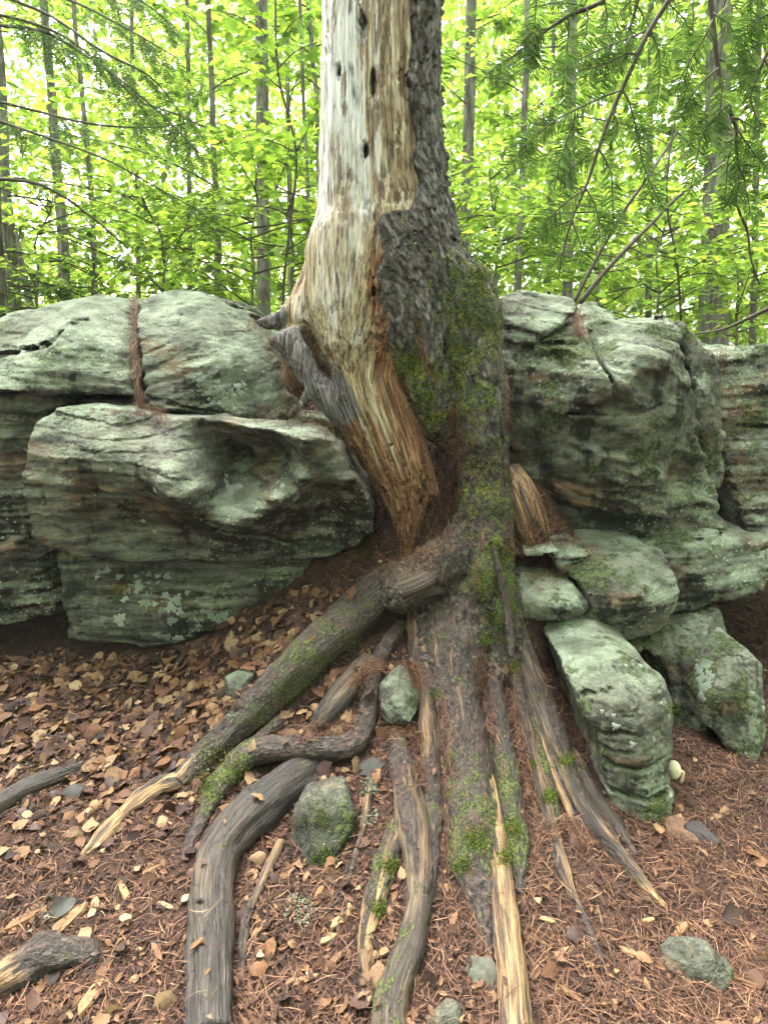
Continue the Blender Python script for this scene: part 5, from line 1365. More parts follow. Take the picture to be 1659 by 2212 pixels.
# far wood: reads as one mass, on all sides of the place
def far_wood():
    cl = []
    for k in range(5600):
        infront = k < 3100
        az = RNG.uniform(-.8, .8) if infront else RNG.uniform(.95, 2 * math.pi - .95)
        d = RNG.uniform(10, 32) if infront else RNG.uniform(6.5, 13)  # leaves behind the camera are unseen, packed close to cut low frontal light
        e = RNG.random()
        z = 1.5 + (e ** 1.1) * (0.62 * d + 2 if infront else 1.0 * d + 2)
        x, y = d * math.sin(az), d * math.cos(az)
        u = 829 + FOC * x / max(y, .1)
        if infront and -80 < u < 330 and z > 1.6 + 0.12 * d and RNG.random() < 0.5:
            continue
        cl.append((x, y, z, d))
    cl = np.array(cl)
    n = 44
    c = np.repeat(cl[:, :3], n, 0)
    d = np.repeat(cl[:, 3], n)
    c = c + RNG.normal(size=c.shape) * np.array([.5, .5, .16]) * (0.5 + d / 24)[:, None]
    ok = np.hypot(c[:, 0], c[:, 1]) > 5.5
    c, d = c[ok], d[ok]
    V, F = leaves_np(c, RNG.normal(size=c.shape), rand_normals(len(c), .6), (0.10 + 0.0065 * d) * RNG.uniform(.7, 1.3, len(c)))
    kind(link('far_wood', mesh_np('far_wood', V, F, smooth=False), MAT['leaf_far']), 'stuff')['label'] = 'hazy bright green leaves of the surrounding wood'
far_wood()
# ------------------------------------------------------------------ evergreen branch hanging into the picture at the upper right
def crop(x, y, d=1.45):
    return (829.5 + 0.5 * x, 0.5 * y, d)
def hanging_branch(label, stem, twigs, w0=.0062, dens=1.0):
    p = np.array([P(*crop(*q)) for q in stem])
    T = thing('evergreen_branch', label, 'branch', p[0], 'evergreen branches hanging at the upper right')
    link('stem', twig_mesh('stem', catmull(p, 24), np.linspace(w0, .002, 24), 6, .03), MAT['twig'], T)
    loc = np.array(T.location)
    for tw in twigs:
        q = catmull(np.array([P(*crop(*a)) for a in tw]), 12)
        q = q + np.cumsum(RNG.normal(size=q.shape) * .0015, 0)
        t = link('twig', twig_mesh('twig', q, np.linspace(.0022, .0009, 12), 5, .03), MAT['twig'], T)
        parts = [needles_np(q[1:], .033, .0028, .0031 / dens, (.15, -1, .45))]
        L = np.linalg.norm(np.diff(q, axis=0), axis=1).sum()
        for k in range(int(L / .09)):
            i = int(RNG.integers(2, 10))
            ax = q[i + 1] - q[i]; ax /= np.linalg.norm(ax)
            sdv = np.cross(ax, [0, -1, .3]); sdv /= np.linalg.norm(sdv)
            d = ax * .9 + sdv * (1 if k % 2 else -1) * .8 + np.array([0, 0, -.3])
            parts.append(needles_np(limb(q[i], d, RNG.uniform(.04, .085), .5, 4, .05), .028, .0026, .0034 / dens, (-.15, -1, .45)))
        V, F = merge(parts)
        f = kind(link('needles', mesh_np('needles', V - loc, F, smooth=False), MAT['hemlock'], None), 'stuff')
        f.parent = t
    return T
hanging_branch('long drooping evergreen branch running from the top edge down left, nearest the trunk',
    [(1260, -80), (1230, 0), (1140, 140), (1080, 270), (1020, 400), (965, 530), (920, 660), (870, 810), (810, 950), (770, 1100), (755, 1190)],
    [[(1140, 130), (1060, 160), (960, 200), (860, 260), (780, 320)], [(1020, 390), (930, 430), (830, 480), (740, 530), (660, 590), (590, 660), (530, 740)], [(920, 650), (850, 700), (790, 760), (740, 810)], [(870, 810), (800, 850), (740, 890), (690, 930), (640, 990)], [(810, 950), (760, 970), (700, 1010), (660, 1040)],
     [(1145, 130), (1180, 200), (1190, 330), (1170, 480)], [(1030, 390), (1080, 500), (1110, 600), (1130, 700), (1190, 840), (1230, 900)], [(930, 650), (980, 720), (1000, 870), (1010, 1000)], [(870, 810), (920, 890), (940, 960), (940, 1060)], [(812, 950), (850, 1030), (860, 1090), (840, 1150)], [(960, 200), (950, 300), (920, 400)], [(830, 480), (810, 570), (770, 680), (750, 780)], [(1060, 160), (1040, 240), (1010, 320)], [(775, 1090), (740, 1120), (715, 1160)], [(980, 480), (1000, 560), (960, 620)], [(740, 530), (700, 540), (620, 545)], [(1090, 240), (1020, 250), (930, 300), (830, 330)]])
hanging_branch('bushy evergreen branch hanging at the right edge of the frame',
    [(1390, -80, 1.5), (1410, 0, 1.5), (1440, 290, 1.5), (1480, 450, 1.5), (1520, 560, 1.5), (1520, 720, 1.5), (1520, 880, 1.5), (1570, 1000, 1.5), (1580, 1110, 1.5), (1620, 1230, 1.5)],
    [[(1420, 80), (1360, 180), (1300, 290), (1260, 380)], [(1440, 290), (1370, 350), (1310, 430), (1270, 500)], [(1480, 450), (1420, 500), (1370, 560), (1340, 640), (1320, 740), (1290, 820)], [(1520, 560), (1560, 600), (1600, 660), (1650, 720)], [(1520, 600), (1490, 680), (1480, 780), (1470, 870)], [(1520, 700), (1560, 760), (1580, 860), (1590, 930)], [(1500, 500), (1560, 520), (1620, 560)], [(1445, 250), (1500, 280), (1560, 340), (1600, 430)], [(1415, 60), (1470, 110), (1500, 200), (1500, 280)], [(1520, 830), (1490, 870), (1470, 900)], [(1515, 560), (1530, 700), (1525, 860)], [(1440, 330), (1450, 440), (1420, 560)]])
hanging_branch('evergreen branch dangling from the top edge halfway between trunk and corner',
    [(1000, -90, 1.6), (950, 0, 1.6), (870, 40, 1.6), (790, 70, 1.6), (690, 140, 1.6), (590, 220, 1.6), (500, 290, 1.6)],
    [[(870, 40, 1.6), (830, 10, 1.6), (700, 0, 1.6)], [(790, 70, 1.6), (780, 200, 1.6), (770, 330, 1.6), (765, 460, 1.6)], [(690, 140, 1.6), (660, 200, 1.6), (640, 280, 1.6)], [(870, 40, 1.6), (880, 120, 1.6), (850, 200, 1.6)], [(590, 220, 1.6), (560, 250, 1.6), (500, 280, 1.6), (460, 310, 1.6)], [(720, 120, 1.6), (640, 140, 1.6), (560, 200, 1.6)], [(650, -60, 1.6), (650, 60, 1.6), (640, 180, 1.6), (640, 280, 1.6)], [(950, 0, 1.6), (960, 80, 1.6), (940, 160, 1.6)]])
hanging_branch('evergreen spray filling the upper right corner',
    [(1780, -60, 1.4), (1740, 60, 1.4), (1680, 180, 1.4), (1620, 300, 1.4), (1580, 420, 1.4)],
    [[(1740, 60, 1.4), (1660, 60, 1.4), (1590, 90, 1.4), (1540, 160, 1.4)], [(1680, 180, 1.4), (1600, 200, 1.4), (1540, 250, 1.4), (1510, 330, 1.4)], [(1640, 260, 1.4), (1660, 360, 1.4), (1650, 470, 1.4)], [(1620, 300, 1.4), (1560, 340, 1.4), (1520, 400, 1.4)], [(1760, 0, 1.4), (1640, -20, 1.4), (1580, 10, 1.4), (1540, 60, 1.4)], [(1700, 140, 1.4), (1640, 120, 1.4), (1600, 150, 1.4)], [(1590, 390, 1.4), (1600, 480, 1.4), (1640, 560, 1.4)]])
hanging_branch('thin evergreen twigs hanging at the top edge right of centre',
    [(1130, -120, 1.7), (1100, -40, 1.7), (1090, 30, 1.7), (1060, 120, 1.7), (1010, 230, 1.7)],
    [[(1100, -40, 1.7), (1040, 10, 1.7), (990, 70, 1.7), (960, 160, 1.7)], [(1090, 30, 1.7), (1130, 90, 1.7), (1140, 170, 1.7)], [(1060, 120, 1.7), (1010, 140, 1.7), (960, 210, 1.7)], [(1060, 120, 1.7), (1070, 200, 1.7), (1050, 280, 1.7)], [(1100, -60, 1.7), (1250, 0, 1.7), (1320, 70, 1.7), (1360, 150, 1.7)]])
# ------------------------------------------------------------------ what has fallen: needles, leaves, crumbs, sticks
def all_surf():
    Vs, Fs, own, o = [], [], [], 0
    for k, (V, F) in enumerate(SURF):
        Vs.append(V); Fs.append(F + o); own.append(np.full(len(F), k)); o += len(V)
    V, F = np.concatenate(Vs), np.concatenate(Fs)
    return BVHTree.FromPolygons(V.tolist(), F.tolist()), np.concatenate(own)
SB, OWN = all_surf()
def drop(x, y, z=2.2):
    l, n, i, d = SB.ray_cast(Vector((x, y, z)), Vector((0, 0, -1)))
    return (l, n, OWN[i]) if l is not None else (None, None, -1)
def look(u, v):
    """first surface seen at (u, v)"""
    d = Vector([float(q) for q in ray(u, v)]).normalized()
    l, n, i, _ = SB.ray_cast(Vector((0, 0, CAM_Z)), d)
    return (l, n, OWN[i]) if l is not None else (None, None, -1)
N_ROCK0, N_ROCK1 = 1, 1 + len(ROCKS)
GZM = None
def scatter(n, dens, rock_p=0.15, root_p=0.2, nz=0.5):
    """places on the ground (and now and then on what stands in it), denser towards the viewer"""
    out = []
    tries = 0
    while len(out) < n and tries < n * 12:
        tries += 1
        y = 0.85 + 3.1 * RNG.random() ** 1.45
        x = RNG.uniform(-1, 1) * (0.75 + 0.72 * y)
        if RNG.random() > dens(x, y):
            continue
        l, nn, k = drop(x, y, GZ[min(max(int((x - gx[40]) / .016) + 40, 0), len(gx) - 1), min(max(int((y - gy[40]) / .016) + 40, 0), len(gy) - 1)] + .28)
        if l is None or nn.z < nz or l.z > 1.45:
            continue
        if k > 0 and RNG.random() > (rock_p if k < N_ROCK1 else root_p) * (1 if nn.z > .75 else .3):
            continue
        out.append((*l, *nn))
    return np.array(out)
def strips(c, d, up, L, W, arc, nseg=3):
    """curved narrow strips centred on c along d"""
    d = unit(d); up = unit(up); s = unit(np.cross(up, d))
    t = np.linspace(-0.5, 0.5, nseg + 1)
    V = []
    for k in t:
        m = c + d * (L * k)[:, None] + up * (arc * (1 - 4 * k * k))[:, None] + s * (L * 0.25 * k * k * np.sign(arc))[:, None]
        w = (W * (1 - 0.6 * abs(2 * k) ** 3) / 2)[:, None]
        V += [m - s * w, m + s * w]
    n = len(c)
    V = np.stack(V, 1).reshape(-1, 3)
    b = np.arange(n)[:, None] * (2 * (nseg + 1))
    F = np.concatenate([b + np.array([2 * k, 2 * k + 1, 2 * k + 3, 2 * k + 2]) for k in range(nseg)])
    return V, F
def tangent(n, slide=0.0):
    """random directions in the surface; slide turns them down the slope"""
    d = RNG.normal(size=n.shape)
    d = d - n * (d * n).sum(1)[:, None]
    d = unit(d)
    g = np.array([0, 0, -1.0]) - n * (-n[:, 2])[:, None]
    return unit(d + slide * g * 2.0)
def dens_needle(x, y):
    m = 0.42
    if x > 0.25:
        m = 0.8 + 0.2 * (x > .8)
    m = max(m, 1.0 * math.exp(-((x - 0.15) ** 2 / 0.5 + (y - 2.4) ** 2 / 0.5)))
    return min(1, m)
pn = scatter(40000, dens_needle, 0.03, 0.04)
N = len(pn)
c, nr = pn[:, :3], pn[:, 3:]
dirs = tangent(nr, 0.8)
lift = RNG.uniform(0.001, 0.014, N)
V1, F1 = strips(c + nr * lift[:, None], dirs + nr * RNG.normal(size=(N, 1)) * .10, nr + RNG.normal(size=(N, 3)) * .3, RNG.uniform(.035, .085, N), RNG.uniform(.0012, .0024, N), RNG.normal(size=N) * .006)
# needles caught in cracks and gaps: trails along what the photograph shows
tr = []
def trail(pts, w, n, along=1.0):
    pts = np.array(pts, float)
    q = catmull(pts, 60)
    for k in range(n):
        i = int(RNG.integers(0, 59))
        p = q[i] + RNG.normal(size=2) * w * 0.5
        l, nn, kk = look(*p)
        if l is None:
            continue
        l2, _, _ = look(*(p + (q[i + 1] - q[i]) / max(np.linalg.norm(q[i + 1] - q[i]), 1e-6) * 8))
        d = (l2 - l).normalized() if l2 is not None and (l2 - l).length < .12 else Vector((0, 0, -1))
        d = (d * along + Vector(RNG.normal(size=3) * .45)).normalized()
        tr.append((*(l + nn * RNG.uniform(.002, .012)), *nn, *d))
trail([(290, 645), (287, 720), (292, 790), (300, 850), (310, 885)], 14, 260)
trail([(300, 885), (345, 900), (350, 915)], 22, 90, .2)
trail([(585, 740), (610, 800), (625, 850), (618, 885)], 22, 260)
trail([(560, 900), (640, 905), (700, 918), (745, 950)], 26, 420, .5)
trail([(640, 900), (690, 905)], 22, 200, .3)
trail([(680, 720), (700, 790), (725, 800)], 20, 110)
trail([(745, 960), (765, 1020), (800, 1080), (830, 1140)], 22, 200)
trail([(1246, 680), (1248, 710), (1262, 722)], 16, 110)
trail([(905, 690), (908, 740), (925, 790), (945, 830)], 12, 120)
trail([(1082, 740), (1090, 820), (1098, 880), (1112, 960), (1130, 1010)], 12, 260)
trail([(975, 880), (985, 940), (985, 990), (965, 1050), (955, 1120)], 20, 420)
trail([(870, 820), (890, 900), (920, 960), (950, 1020)], 16, 260)
trail([(985, 960), (965, 1040), (950, 1110), (930, 1170)], 50, 900, .6)
trail([(1110, 1180), (1150, 1160), (1200, 1150)], 40, 500, .2)
trail([(1150, 1060), (1180, 1110), (1230, 1160), (1285, 1195)], 22, 420)
trail([(905, 1140), (925, 1180), (890, 1210), (830, 1230)], 40, 600, .2)
trail([(780, 1210), (720, 1260), (640, 1310)], 40, 500, .3)
trail([(1140, 1250), (1200, 1238), (1225, 1240)], 18, 130, .2)
trail([(1600, 890), (1560, 930), (1610, 1010), (1640, 1080)], 40, 240, .3)
trail([(1560, 1020), (1600, 1120)], 40, 120, .3)
trail([(1555, 760), (1560, 800)], 12, 50)
trail([(540, 700), (560, 715), (580, 740)], 16, 90)
trail([(1044, 1140), (1036, 1200), (1030, 1270)], 4, 40)
for ps in ([(1042, 1420), (1045, 1500), (1070, 1600)], [(1095, 1440), (1112, 1540), (1130, 1640), (1150, 1740)], [(955, 1520), (960, 1620), (965, 1720), (968, 1850)], [(890, 1440), (905, 1480)], [(1170, 1450), (1220, 1540), (1260, 1640)], [(770, 1480), (790, 1450), (830, 1440)], [(650, 1588), (700, 1576), (750, 1570)], [(850, 1580), (900, 1600), (905, 1700)], [(1180, 1800), (1230, 1780), (1260, 1830)]):
    trail(ps, 22, 330, .8)
def wad(rows, w, n):
    """needles wedged in a gap: rows (u, v, y)"""
    q = catmull(np.array([P(*a) for a in rows]), 40)
    for k in range(n):
        i = int(RNG.integers(0, 39))
        d = unit((q[i + 1] - q[i])[None])[0] + RNG.normal(size=3) * .35
        p = q[i] + RNG.normal(size=3) * np.array([w, .02, .012])
        tr.append((*p, 0, -1, .3, *d))
wad([(291, 640, 3.46), (290, 690, 3.26), (291, 740, 3.10), (295, 790, 3.0), (300, 840, 2.92), (306, 880, 2.89)], .007, 420)
wad([(306, 880, 2.88), (340, 893, 2.86)], .02, 90)
wad([(1246, 668, 3.22), (1246, 700, 3.12), (1252, 718, 3.05)], .012, 150)
tr = np.array(tr)
V2, F2 = strips(tr[:, :3], tr[:, 6:], tr[:, 3:6], RNG.uniform(.035, .08, len(tr)), RNG.uniform(.0013, .0024, len(tr)), RNG.normal(size=len(tr)) * .007)
kind(link('fallen_needles', mesh_np('fallen_needles', np.concatenate([V1, V2]), np.concatenate([F1, F2 + len(V1)]), smooth=False), MAT['needle_dry']), 'stuff')['label'] = 'reddish fallen pine needles covering the slope'

# dry leaves
def dry_leaf(k):
    """pointed, toothed, curled blade on an 8 x 5 grid"""
    rng = np.random.default_rng(40 + k)
    t = np.array([0, .1, .25, .42, .6, .76, .9, 1.0])
    w = np.array([.012, .16, .30, .36, .31, .20, .085, .004]) * rng.uniform(.75, 1.2)
    a, b, tw = rng.uniform(-.6, .6), rng.uniform(.2, 1.1) * (1 if k % 3 else -1), rng.uniform(-.5, .5)
    V = []
    for i, x in enumerate(t):
        bend = .06 * math.sin(3 * x + k)
        for s in (-1, -.5, 0, .5, 1):
            y = w[i] * s * (1 + (.16 * rng.normal() if abs(s) == 1 else 0)) + bend
            V.append((x - .5, y, b * (y - bend) ** 2 + a * (x - .5) ** 2 + tw * y * (x - .5) + .025 * rng.normal() + (.03 if s == 0 else 0)))
    F = [(i * 5 + j, i * 5 + j + 1, i * 5 + j + 6, i * 5 + j + 5) for i in range(7) for j in range(4)]
    return np.array(V), np.array(F)
MARKS = [((300, 1420), 'below the low lichen-dotted boulder'), ((60, 1430), 'below the layered boulder at the left edge'), ((600, 1330), 'on the slope above the diagonal root'), ((480, 1480), 'around the small pale green stone'), ((100, 1580), 'above the grey root end at the left edge'), ((320, 1600), 'in the middle of the left leaf bed'),
         ((250, 1740), 'around the rotten orange root end'), ((120, 1850), 'below the grey root end at the left'), ((200, 2050), 'near the dark rotting log in the corner'), ((330, 1980), 'left of the smooth dark bare root'), ((640, 1850), 'between the bare root and the mossy stone'), ((650, 2100), 'between the bottom roots, right of the bare root'), ((950, 1700), 'among the central roots'), ((1000, 2080), 'between the two bottom roots'),
         ((1250, 1950), 'right of the yellow-tan root at the bottom'), ((1480, 1950), 'below the tall green boulder'), ((1580, 1600), 'below the leaning slabs at the right'), ((1500, 2150), 'around the sunken stone at lower right'), ((1630, 1850), 'at the right edge of the needle slope'), ((1200, 1500), 'between the roots and the tall green boulder')]
def view(p):
    d = np.array(p) - np.array([0, 0, CAM_Z])
    f = d[1] * CP - d[2] * SP
    return 829.5 + FOC * d[0] / f, 1106 - FOC * (d[1] * SP + d[2] * CP) / f
def zone(p):
    u, v = view(p)
    return min(MARKS, key=lambda m: (m[0][0] - u) ** 2 + (m[0][1] - v) ** 2)[1]
LV = [dry_leaf(k) for k in range(7)]
def dens_leaf(x, y):
    s = sstep(0.25, -0.5, np.array(x - (y - 2.0) * -.15))
    return float(min(1, .05 + .95 * s * sstep(1.5, 2.3, np.array(y)) + .04 * s))
pl = scatter(4600, dens_leaf, 0.02, 0.03, 0.6)
n = len(pl)
size = (.022 + .066 * RNG.random(n) ** 1.9) * (0.7 + .38 * sstep(1.3, 2.6, pl[:, 1]))
dist = np.linalg.norm(pl[:, :3] - np.array([0, 0, CAM_Z]), axis=1)
vis = []
for k in range(n):
    o = Vector((0, 0, CAM_Z)); t = Vector(pl[k, :3]) + Vector(pl[k, 3:]) * .012
    dd = t - o
    hit = SB.ray_cast(o, dd.normalized(), dd.length - .02)
    vis.append(hit[0] is None)
score = size / dist * np.array(vis)
order = np.argsort(-score)
leaf_me = []
for k, (v, f) in enumerate(LV):
    me = mesh_np('fallen_leaf', v, f); me.materials.append(MAT['litter_one']); leaf_me.append(me)
def frame(nv, d):
    z = Vector(nv).normalized(); x = Vector(d); x = (x - z * x.dot(z)).normalized(); y = z.cross(x)
    return Matrix((x, y, z)).transposed()
rest = []
tilt = RNG.normal(size=(n, 3)) * .36
dl = tangent(pl[:, 3:])
for rank, k in enumerate(order):
    nv = pl[k, 3:] + tilt[k]
    R3 = frame(nv, dl[k])
    p = Vector(pl[k, :3]) + Vector(pl[k, 3:]) * float(RNG.uniform(.004, .02))
    if rank < 290 and score[k] > 0:
        o = bpy.data.objects.new('fallen_leaf', leaf_me[int(RNG.integers(0, 7))]); COL.objects.link(o)
        o.matrix_basis = Matrix.Translation(p) @ R3.to_4x4() @ Matrix.Diagonal((size[k], size[k] * RNG.uniform(.8, 1.3), size[k], 1))
        tone = ('pale', 'orange', 'dark')[int(RNG.choice(3, p=(.28, .42, .30)))]
        o.material_slots[0].link = 'OBJECT'; o.material_slots[0].material = MAT['leaf_' + tone]
        tn = {'pale': 'pale tan', 'orange': 'orange-brown', 'dark': 'dark brown'}[tone]
        zn = zone(p)
        tag(o, tn + ' dry leaf lying ' + zn, 'leaf', tn + ' dry leaves ' + zn)
    else:
        v, f = LV[int(RNG.integers(0, 7))]
        rest.append((v * size[k] @ np.array(R3).T + np.array(p), f))
Vs, Fs, o_ = [], [], 0
for v, f in rest:
    Vs.append(v); Fs.append(f + o_); o_ += len(v)
kind(link('leaf_litter', mesh_np('leaf_litter', np.concatenate(Vs), np.concatenate(Fs)), MAT['litter']), 'stuff')['label'] = 'small dry leaves packed in the litter'

# bark crumbs and splinters
pc = scatter(24000, lambda x, y: .95 if x < .3 else .6, .02, .06)
n = len(pc)
nr = pc[:, 3:]
Vc, Fc = leaves_np(pc[:, :3] + nr * RNG.uniform(.001, .012, n)[:, None], tangent(nr, .5) + nr * RNG.normal(size=(n, 1)) * .25, nr + RNG.normal(size=(n, 3)) * .35, RNG.uniform(.007, .032, n) * RNG.uniform(.6, 1.2, n),
                   LEAF6 * np.array([1, .75, 1.6]))
kind(link('bark_crumbs', mesh_np('bark_crumbs', Vc, Fc, smooth=False), MAT['chips']), 'stuff')['label'] = 'brown bark crumbs and splinters in the litter'
def chip_mesh(k):
    rng = np.random.default_rng(80 + k)
    w = rng.uniform(.08, .16); h = .035
    a = [(-.5, -w * .4, 0), (-.2, -w, 0), (.3, -w * .8, 0), (.5, 0, 0), (.25, w * .9, 0), (-.3, w, 0)]
    v = [(x, y + .03 * rng.normal(), -h) for x, y, z in a] + [(x * .96, y * .9, h + .02 * rng.normal()) for x, y, z in a]
    f = [(k_, (k_ + 1) % 6, (k_ + 1) % 6 + 6, k_ + 6) for k_ in range(6)]
    return mesh_np('wood_chip', np.array(v), [np.array(f), np.array([(6, 7, 10, 11), (7, 8, 9, 10), (5, 4, 1, 0), (4, 3, 2, 1)])], smooth=False)
chip_me = [chip_mesh(k) for k in range(5)]
for me in chip_me:
    me.materials.append(MAT['chip'])
chips = [(150, 1990, 70, 1.0), (330, 1880, 44, .9), (360, 1960, 40, -.6), (215, 1940, 36, .2), (270, 1930, 40, -.9), (430, 2040, 34, .3), (560, 2010, 46, 1.2), (740, 1985, 62, .9), (710, 2030, 40, .7), (620, 1890, 36, .8), (1470, 2010, 44, .8), (1590, 1990, 40, -.4), (1360, 2060, 42, -.9), (1210, 2060, 36, .5), (1440, 1880, 30, .2),
         (190, 1760, 80, 1.2), (60, 1985, 70, .9), (230, 2090, 54, 1.4), (200, 2150, 80, 1.5), (340, 2060, 46, -1), (660, 2120, 50, .5), (720, 2080, 44, .9), (980, 1990, 36, 1.2), (1230, 2150, 44, -.7), (1320, 2170, 40, .2), (1600, 2120, 56, -.7), (1640, 2060, 46, -.8), (1400, 1990, 30, .4), (690, 1930, 36, 1.3), (120, 2040, 42, .6), (1180, 1990, 30, -.3), (280, 2180, 40, 1.0)]
for u, v, w, a in chips:
    l, nn, kk = look(u, v)
    if l is None:
        continue
    d = Vector((math.cos(a), math.sin(a) * .8, math.sin(a) * .3))
    o = bpy.data.objects.new('wood_chip', chip_me[int(RNG.integers(0, 5))]); COL.objects.link(o)
    s = w / FOC * (l - Vector((0, 0, CAM_Z))).length
    o.matrix_basis = Matrix.Translation(l + nn * .006) @ frame(nn + Vector(RNG.normal(size=3) * .12), d).to_4x4() @ Matrix.Scale(s, 4)
    zn = zone(l); sz = 'long' if w > 50 else ('short' if w < 38 else 'middling')
    tag(o, sz + ' orange-tan wood splinter lying ' + zn, 'wood chip', sz + ' wood splinters ' + zn)

# sticks and logs
def log_thing(name, label, rows, cat='stick', seed=0, **k):
    me, pts = root(name, rows, seed=seed, **k)
    o = link(name, me, MAT['root'], loc=tuple(float(q) for q in pts[0]))
    return tag(o, label, cat)
log_thing('log', 'weathered grey root end lying at the left edge', [(-60, 1780, 56, 1, .05, 0, .4), (0, 1745, 54, 1, .05, 0, .4), (60, 1712, 50, 1, .05, 0, .4), (120, 1685, 42, 1, .0, 0, .35), (165, 1662, 30, 1, 0, 0, .2), (192, 1648, 14, 1, 0, 0, 0)], 'log', 91, knob=.08)
log_thing('log', 'dark rotting log with a torn tan end in the lower left corner', [(-60, 2150, 60, .8, .8, 0, .4), (10, 2120, 84, .6, .6, 0, .4), (80, 2085, 96, .15, .1, .1, .35), (150, 2072, 84, .1, 0, .1, .3), (200, 2066, 56, .1, 0, 0, .1), (225, 2062, 20, .1, 0, 0, 0)], 'log', 92, knob=.25, flat=.7)
log_thing('stick', 'thin reddish stick right of the smooth dark bare root', [(606, 1822, 22, .8, .4, 0, .5), (585, 1870, 24, .6, .3, 0, .5), (555, 1935, 22, .8, .4, 0, .5), (532, 1990, 22, .8, .6, 0, .5), (525, 2060, 20, .8, .5, 0, .5), (522, 2120, 10, .8, .5, 0, .3)], seed=93, nseg=9)
def free_stick(name, label, rows, seed=0):
    p = np.array([P(u, v, y) for u, v, y, w, b, t, m in rows]); r = np.array([px(u, v, y, w) / 2 for u, v, y, w, b, t, m in rows])
    V, F, flow, E, D = sweep(p, r, 10, .02, [q[4:7] for q in rows])
    V = V + np.concatenate([D, np.zeros((2, 3))]) * (.18 * r.mean() * fbm(V * 30, 2, .5, seed))[:, None]
    o = link(name, mesh_np(name, V, F, {'flow': flow, 'bare': E[:, 0], 'tan': E[:, 1], 'moss': E[:, 2]}), MAT['root'], loc=tuple(float(q) for q in p[-1]))
    return tag(o, label, 'stick')
free_stick('stick', 'broken dead stick leaning against the mossy foot of the bark column', [(1066, 1182, 2.53, 10, .5, .2, .2), (1078, 1235, 2.48, 15, .5, .2, .1), (1092, 1300, 2.43, 17, .4, .1, .1), (1100, 1360, 2.36, 17, .4, .1, .1), (1104, 1420, 2.28, 13, .4, .1, .1)], 94)
free_stick('stick', 'short stick bridging the gap beside the wedge-shaped block', [(1050, 1312, 2.42, 8, .4, .2, .3), (1080, 1325, 2.42, 11, .4, .1, .4), (1104, 1340, 2.40, 9, .4, .1, .2)], 95)
for k, (a, lab) in enumerate([([(215, 2098), (270, 2050), (300, 2035), (345, 2042)], 'thin pale twig curving over the litter in the lower left'), ([(1290, 1960), (1310, 2030), (1330, 2090)], 'dark thin twig beside the end of the slender root'), ([(690, 1990), (720, 1960), (742, 1935)], 'dark twig right of the white lichen tuft'), ([(30, 1560), (90, 1590), (150, 1600), (210, 1640)], 'thin dark twig lying in the tan leaves')]):
    log_thing('twig', lab, [(u, v, 7, .4, .3, 0, 1.2) for u, v in a], 'twig', 96 + k, nseg=6)
# ------------------------------------------------------------------ lichen rosettes, mushroom, single leaves
def patch_on(rock_key, spots, name='lichen_patch', mat='lichen', thick=.0022, lab=None):
    ob, bvh = ROCKS[rock_key]
    base = np.array(ob.location)
    cam0 = Vector((0, 0, CAM_Z))
    for u, v, w in spots:
        d = Vector([float(q) for q in ray(u, v)]).normalized()
        l, n, i, t = bvh.ray_cast(cam0, d)
        if l is None:
            continue
        if n.dot(d) > 0:
            n = -n
        r = w / FOC * t / 2
        x = n.cross(Vector((.3, .2, 1))).normalized(); y = n.cross(x)
        k = 20
        rim, top = [], []
        ph = RNG.uniform(0, 6.28)
        for j in range(k):
            a = 2 * math.pi * j / k
            rr = .85 * r * (1 + .25 * math.sin(3 * a + ph) + .2 * math.sin(7 * a + 2 * ph) + .1 * RNG.normal())
            q = l + (x * math.cos(a) + y * math.sin(a)) * rr
            h, hn, hi, ht = bvh.ray_cast(q + n * .06, -n)
            q = h if h is not None and (h - q).length < .05 else q
            rim.append(q - n * .002); top.append(l + (q - l) * .82 + n * thick)
        V = np.array([tuple(q) for q in rim + top] + [tuple(l + n * thick * .8)]) - base
        F4 = np.array([(j, (j + 1) % k, (j + 1) % k + k, j + k) for j in range(k)])
        F3 = np.array([(j + k, (j + 1) % k + k, 2 * k) for j in range(k)])
        o = bpy.data.objects.new(name, mesh_np(name, V, [F4, F3])); COL.objects.link(o)
        o.data.materials.append(MAT[mat]); o.parent = ob
patch_on('L2', [(430, 810, 16), (440, 822, 20), (455, 815, 10), (436, 828, 24), (472, 826, 14), (476, 840, 26), (492, 836, 20), (500, 845, 16), (515, 836, 22), (528, 832, 14), (470, 856, 24), (462, 848, 12), (486, 862, 16), (505, 852, 14), (520, 848, 16), (452, 862, 10)])
patch_on('L5', [(216, 1236, 16), (232, 1232, 18), (258, 1246, 16), (295, 1244, 12), (308, 1236, 10), (322, 1240, 14), (342, 1243, 16), (362, 1244, 18), (210, 1246, 12), (285, 1262, 16), (300, 1258, 20), (322, 1258, 12), (342, 1258, 10), (275, 1288, 24), (300, 1270, 26), (322, 1285, 28), (315, 1300, 30), (335, 1305, 14), (358, 1290, 24), (350, 1318, 18), (370, 1312, 28), (382, 1296, 26), (390, 1322, 20), (405, 1280, 14), (370, 1340, 26), (260, 1338, 30), (378, 1340, 14), (455, 1325, 26), (470, 1335, 30), (485, 1330, 26), (440, 1318, 14), (495, 1345, 20), (385, 1382, 34), (360, 1376, 26), (340, 1372, 20), (410, 1372, 16), (430, 1350, 14)])
patch_on('L3', [(490, 1040, 16), (500, 1055, 30), (515, 1050, 24), (530, 1035, 10), (490, 1028, 12), (600, 1042, 12), (610, 1050, 14), (635, 1060, 20), (650, 1045, 24), (660, 1025, 18), (640, 1075, 22), (330, 1010, 10), (335, 1060, 14), (310, 1125, 12), (240, 1015, 10), (335, 1148, 12), (430, 1160, 8)])
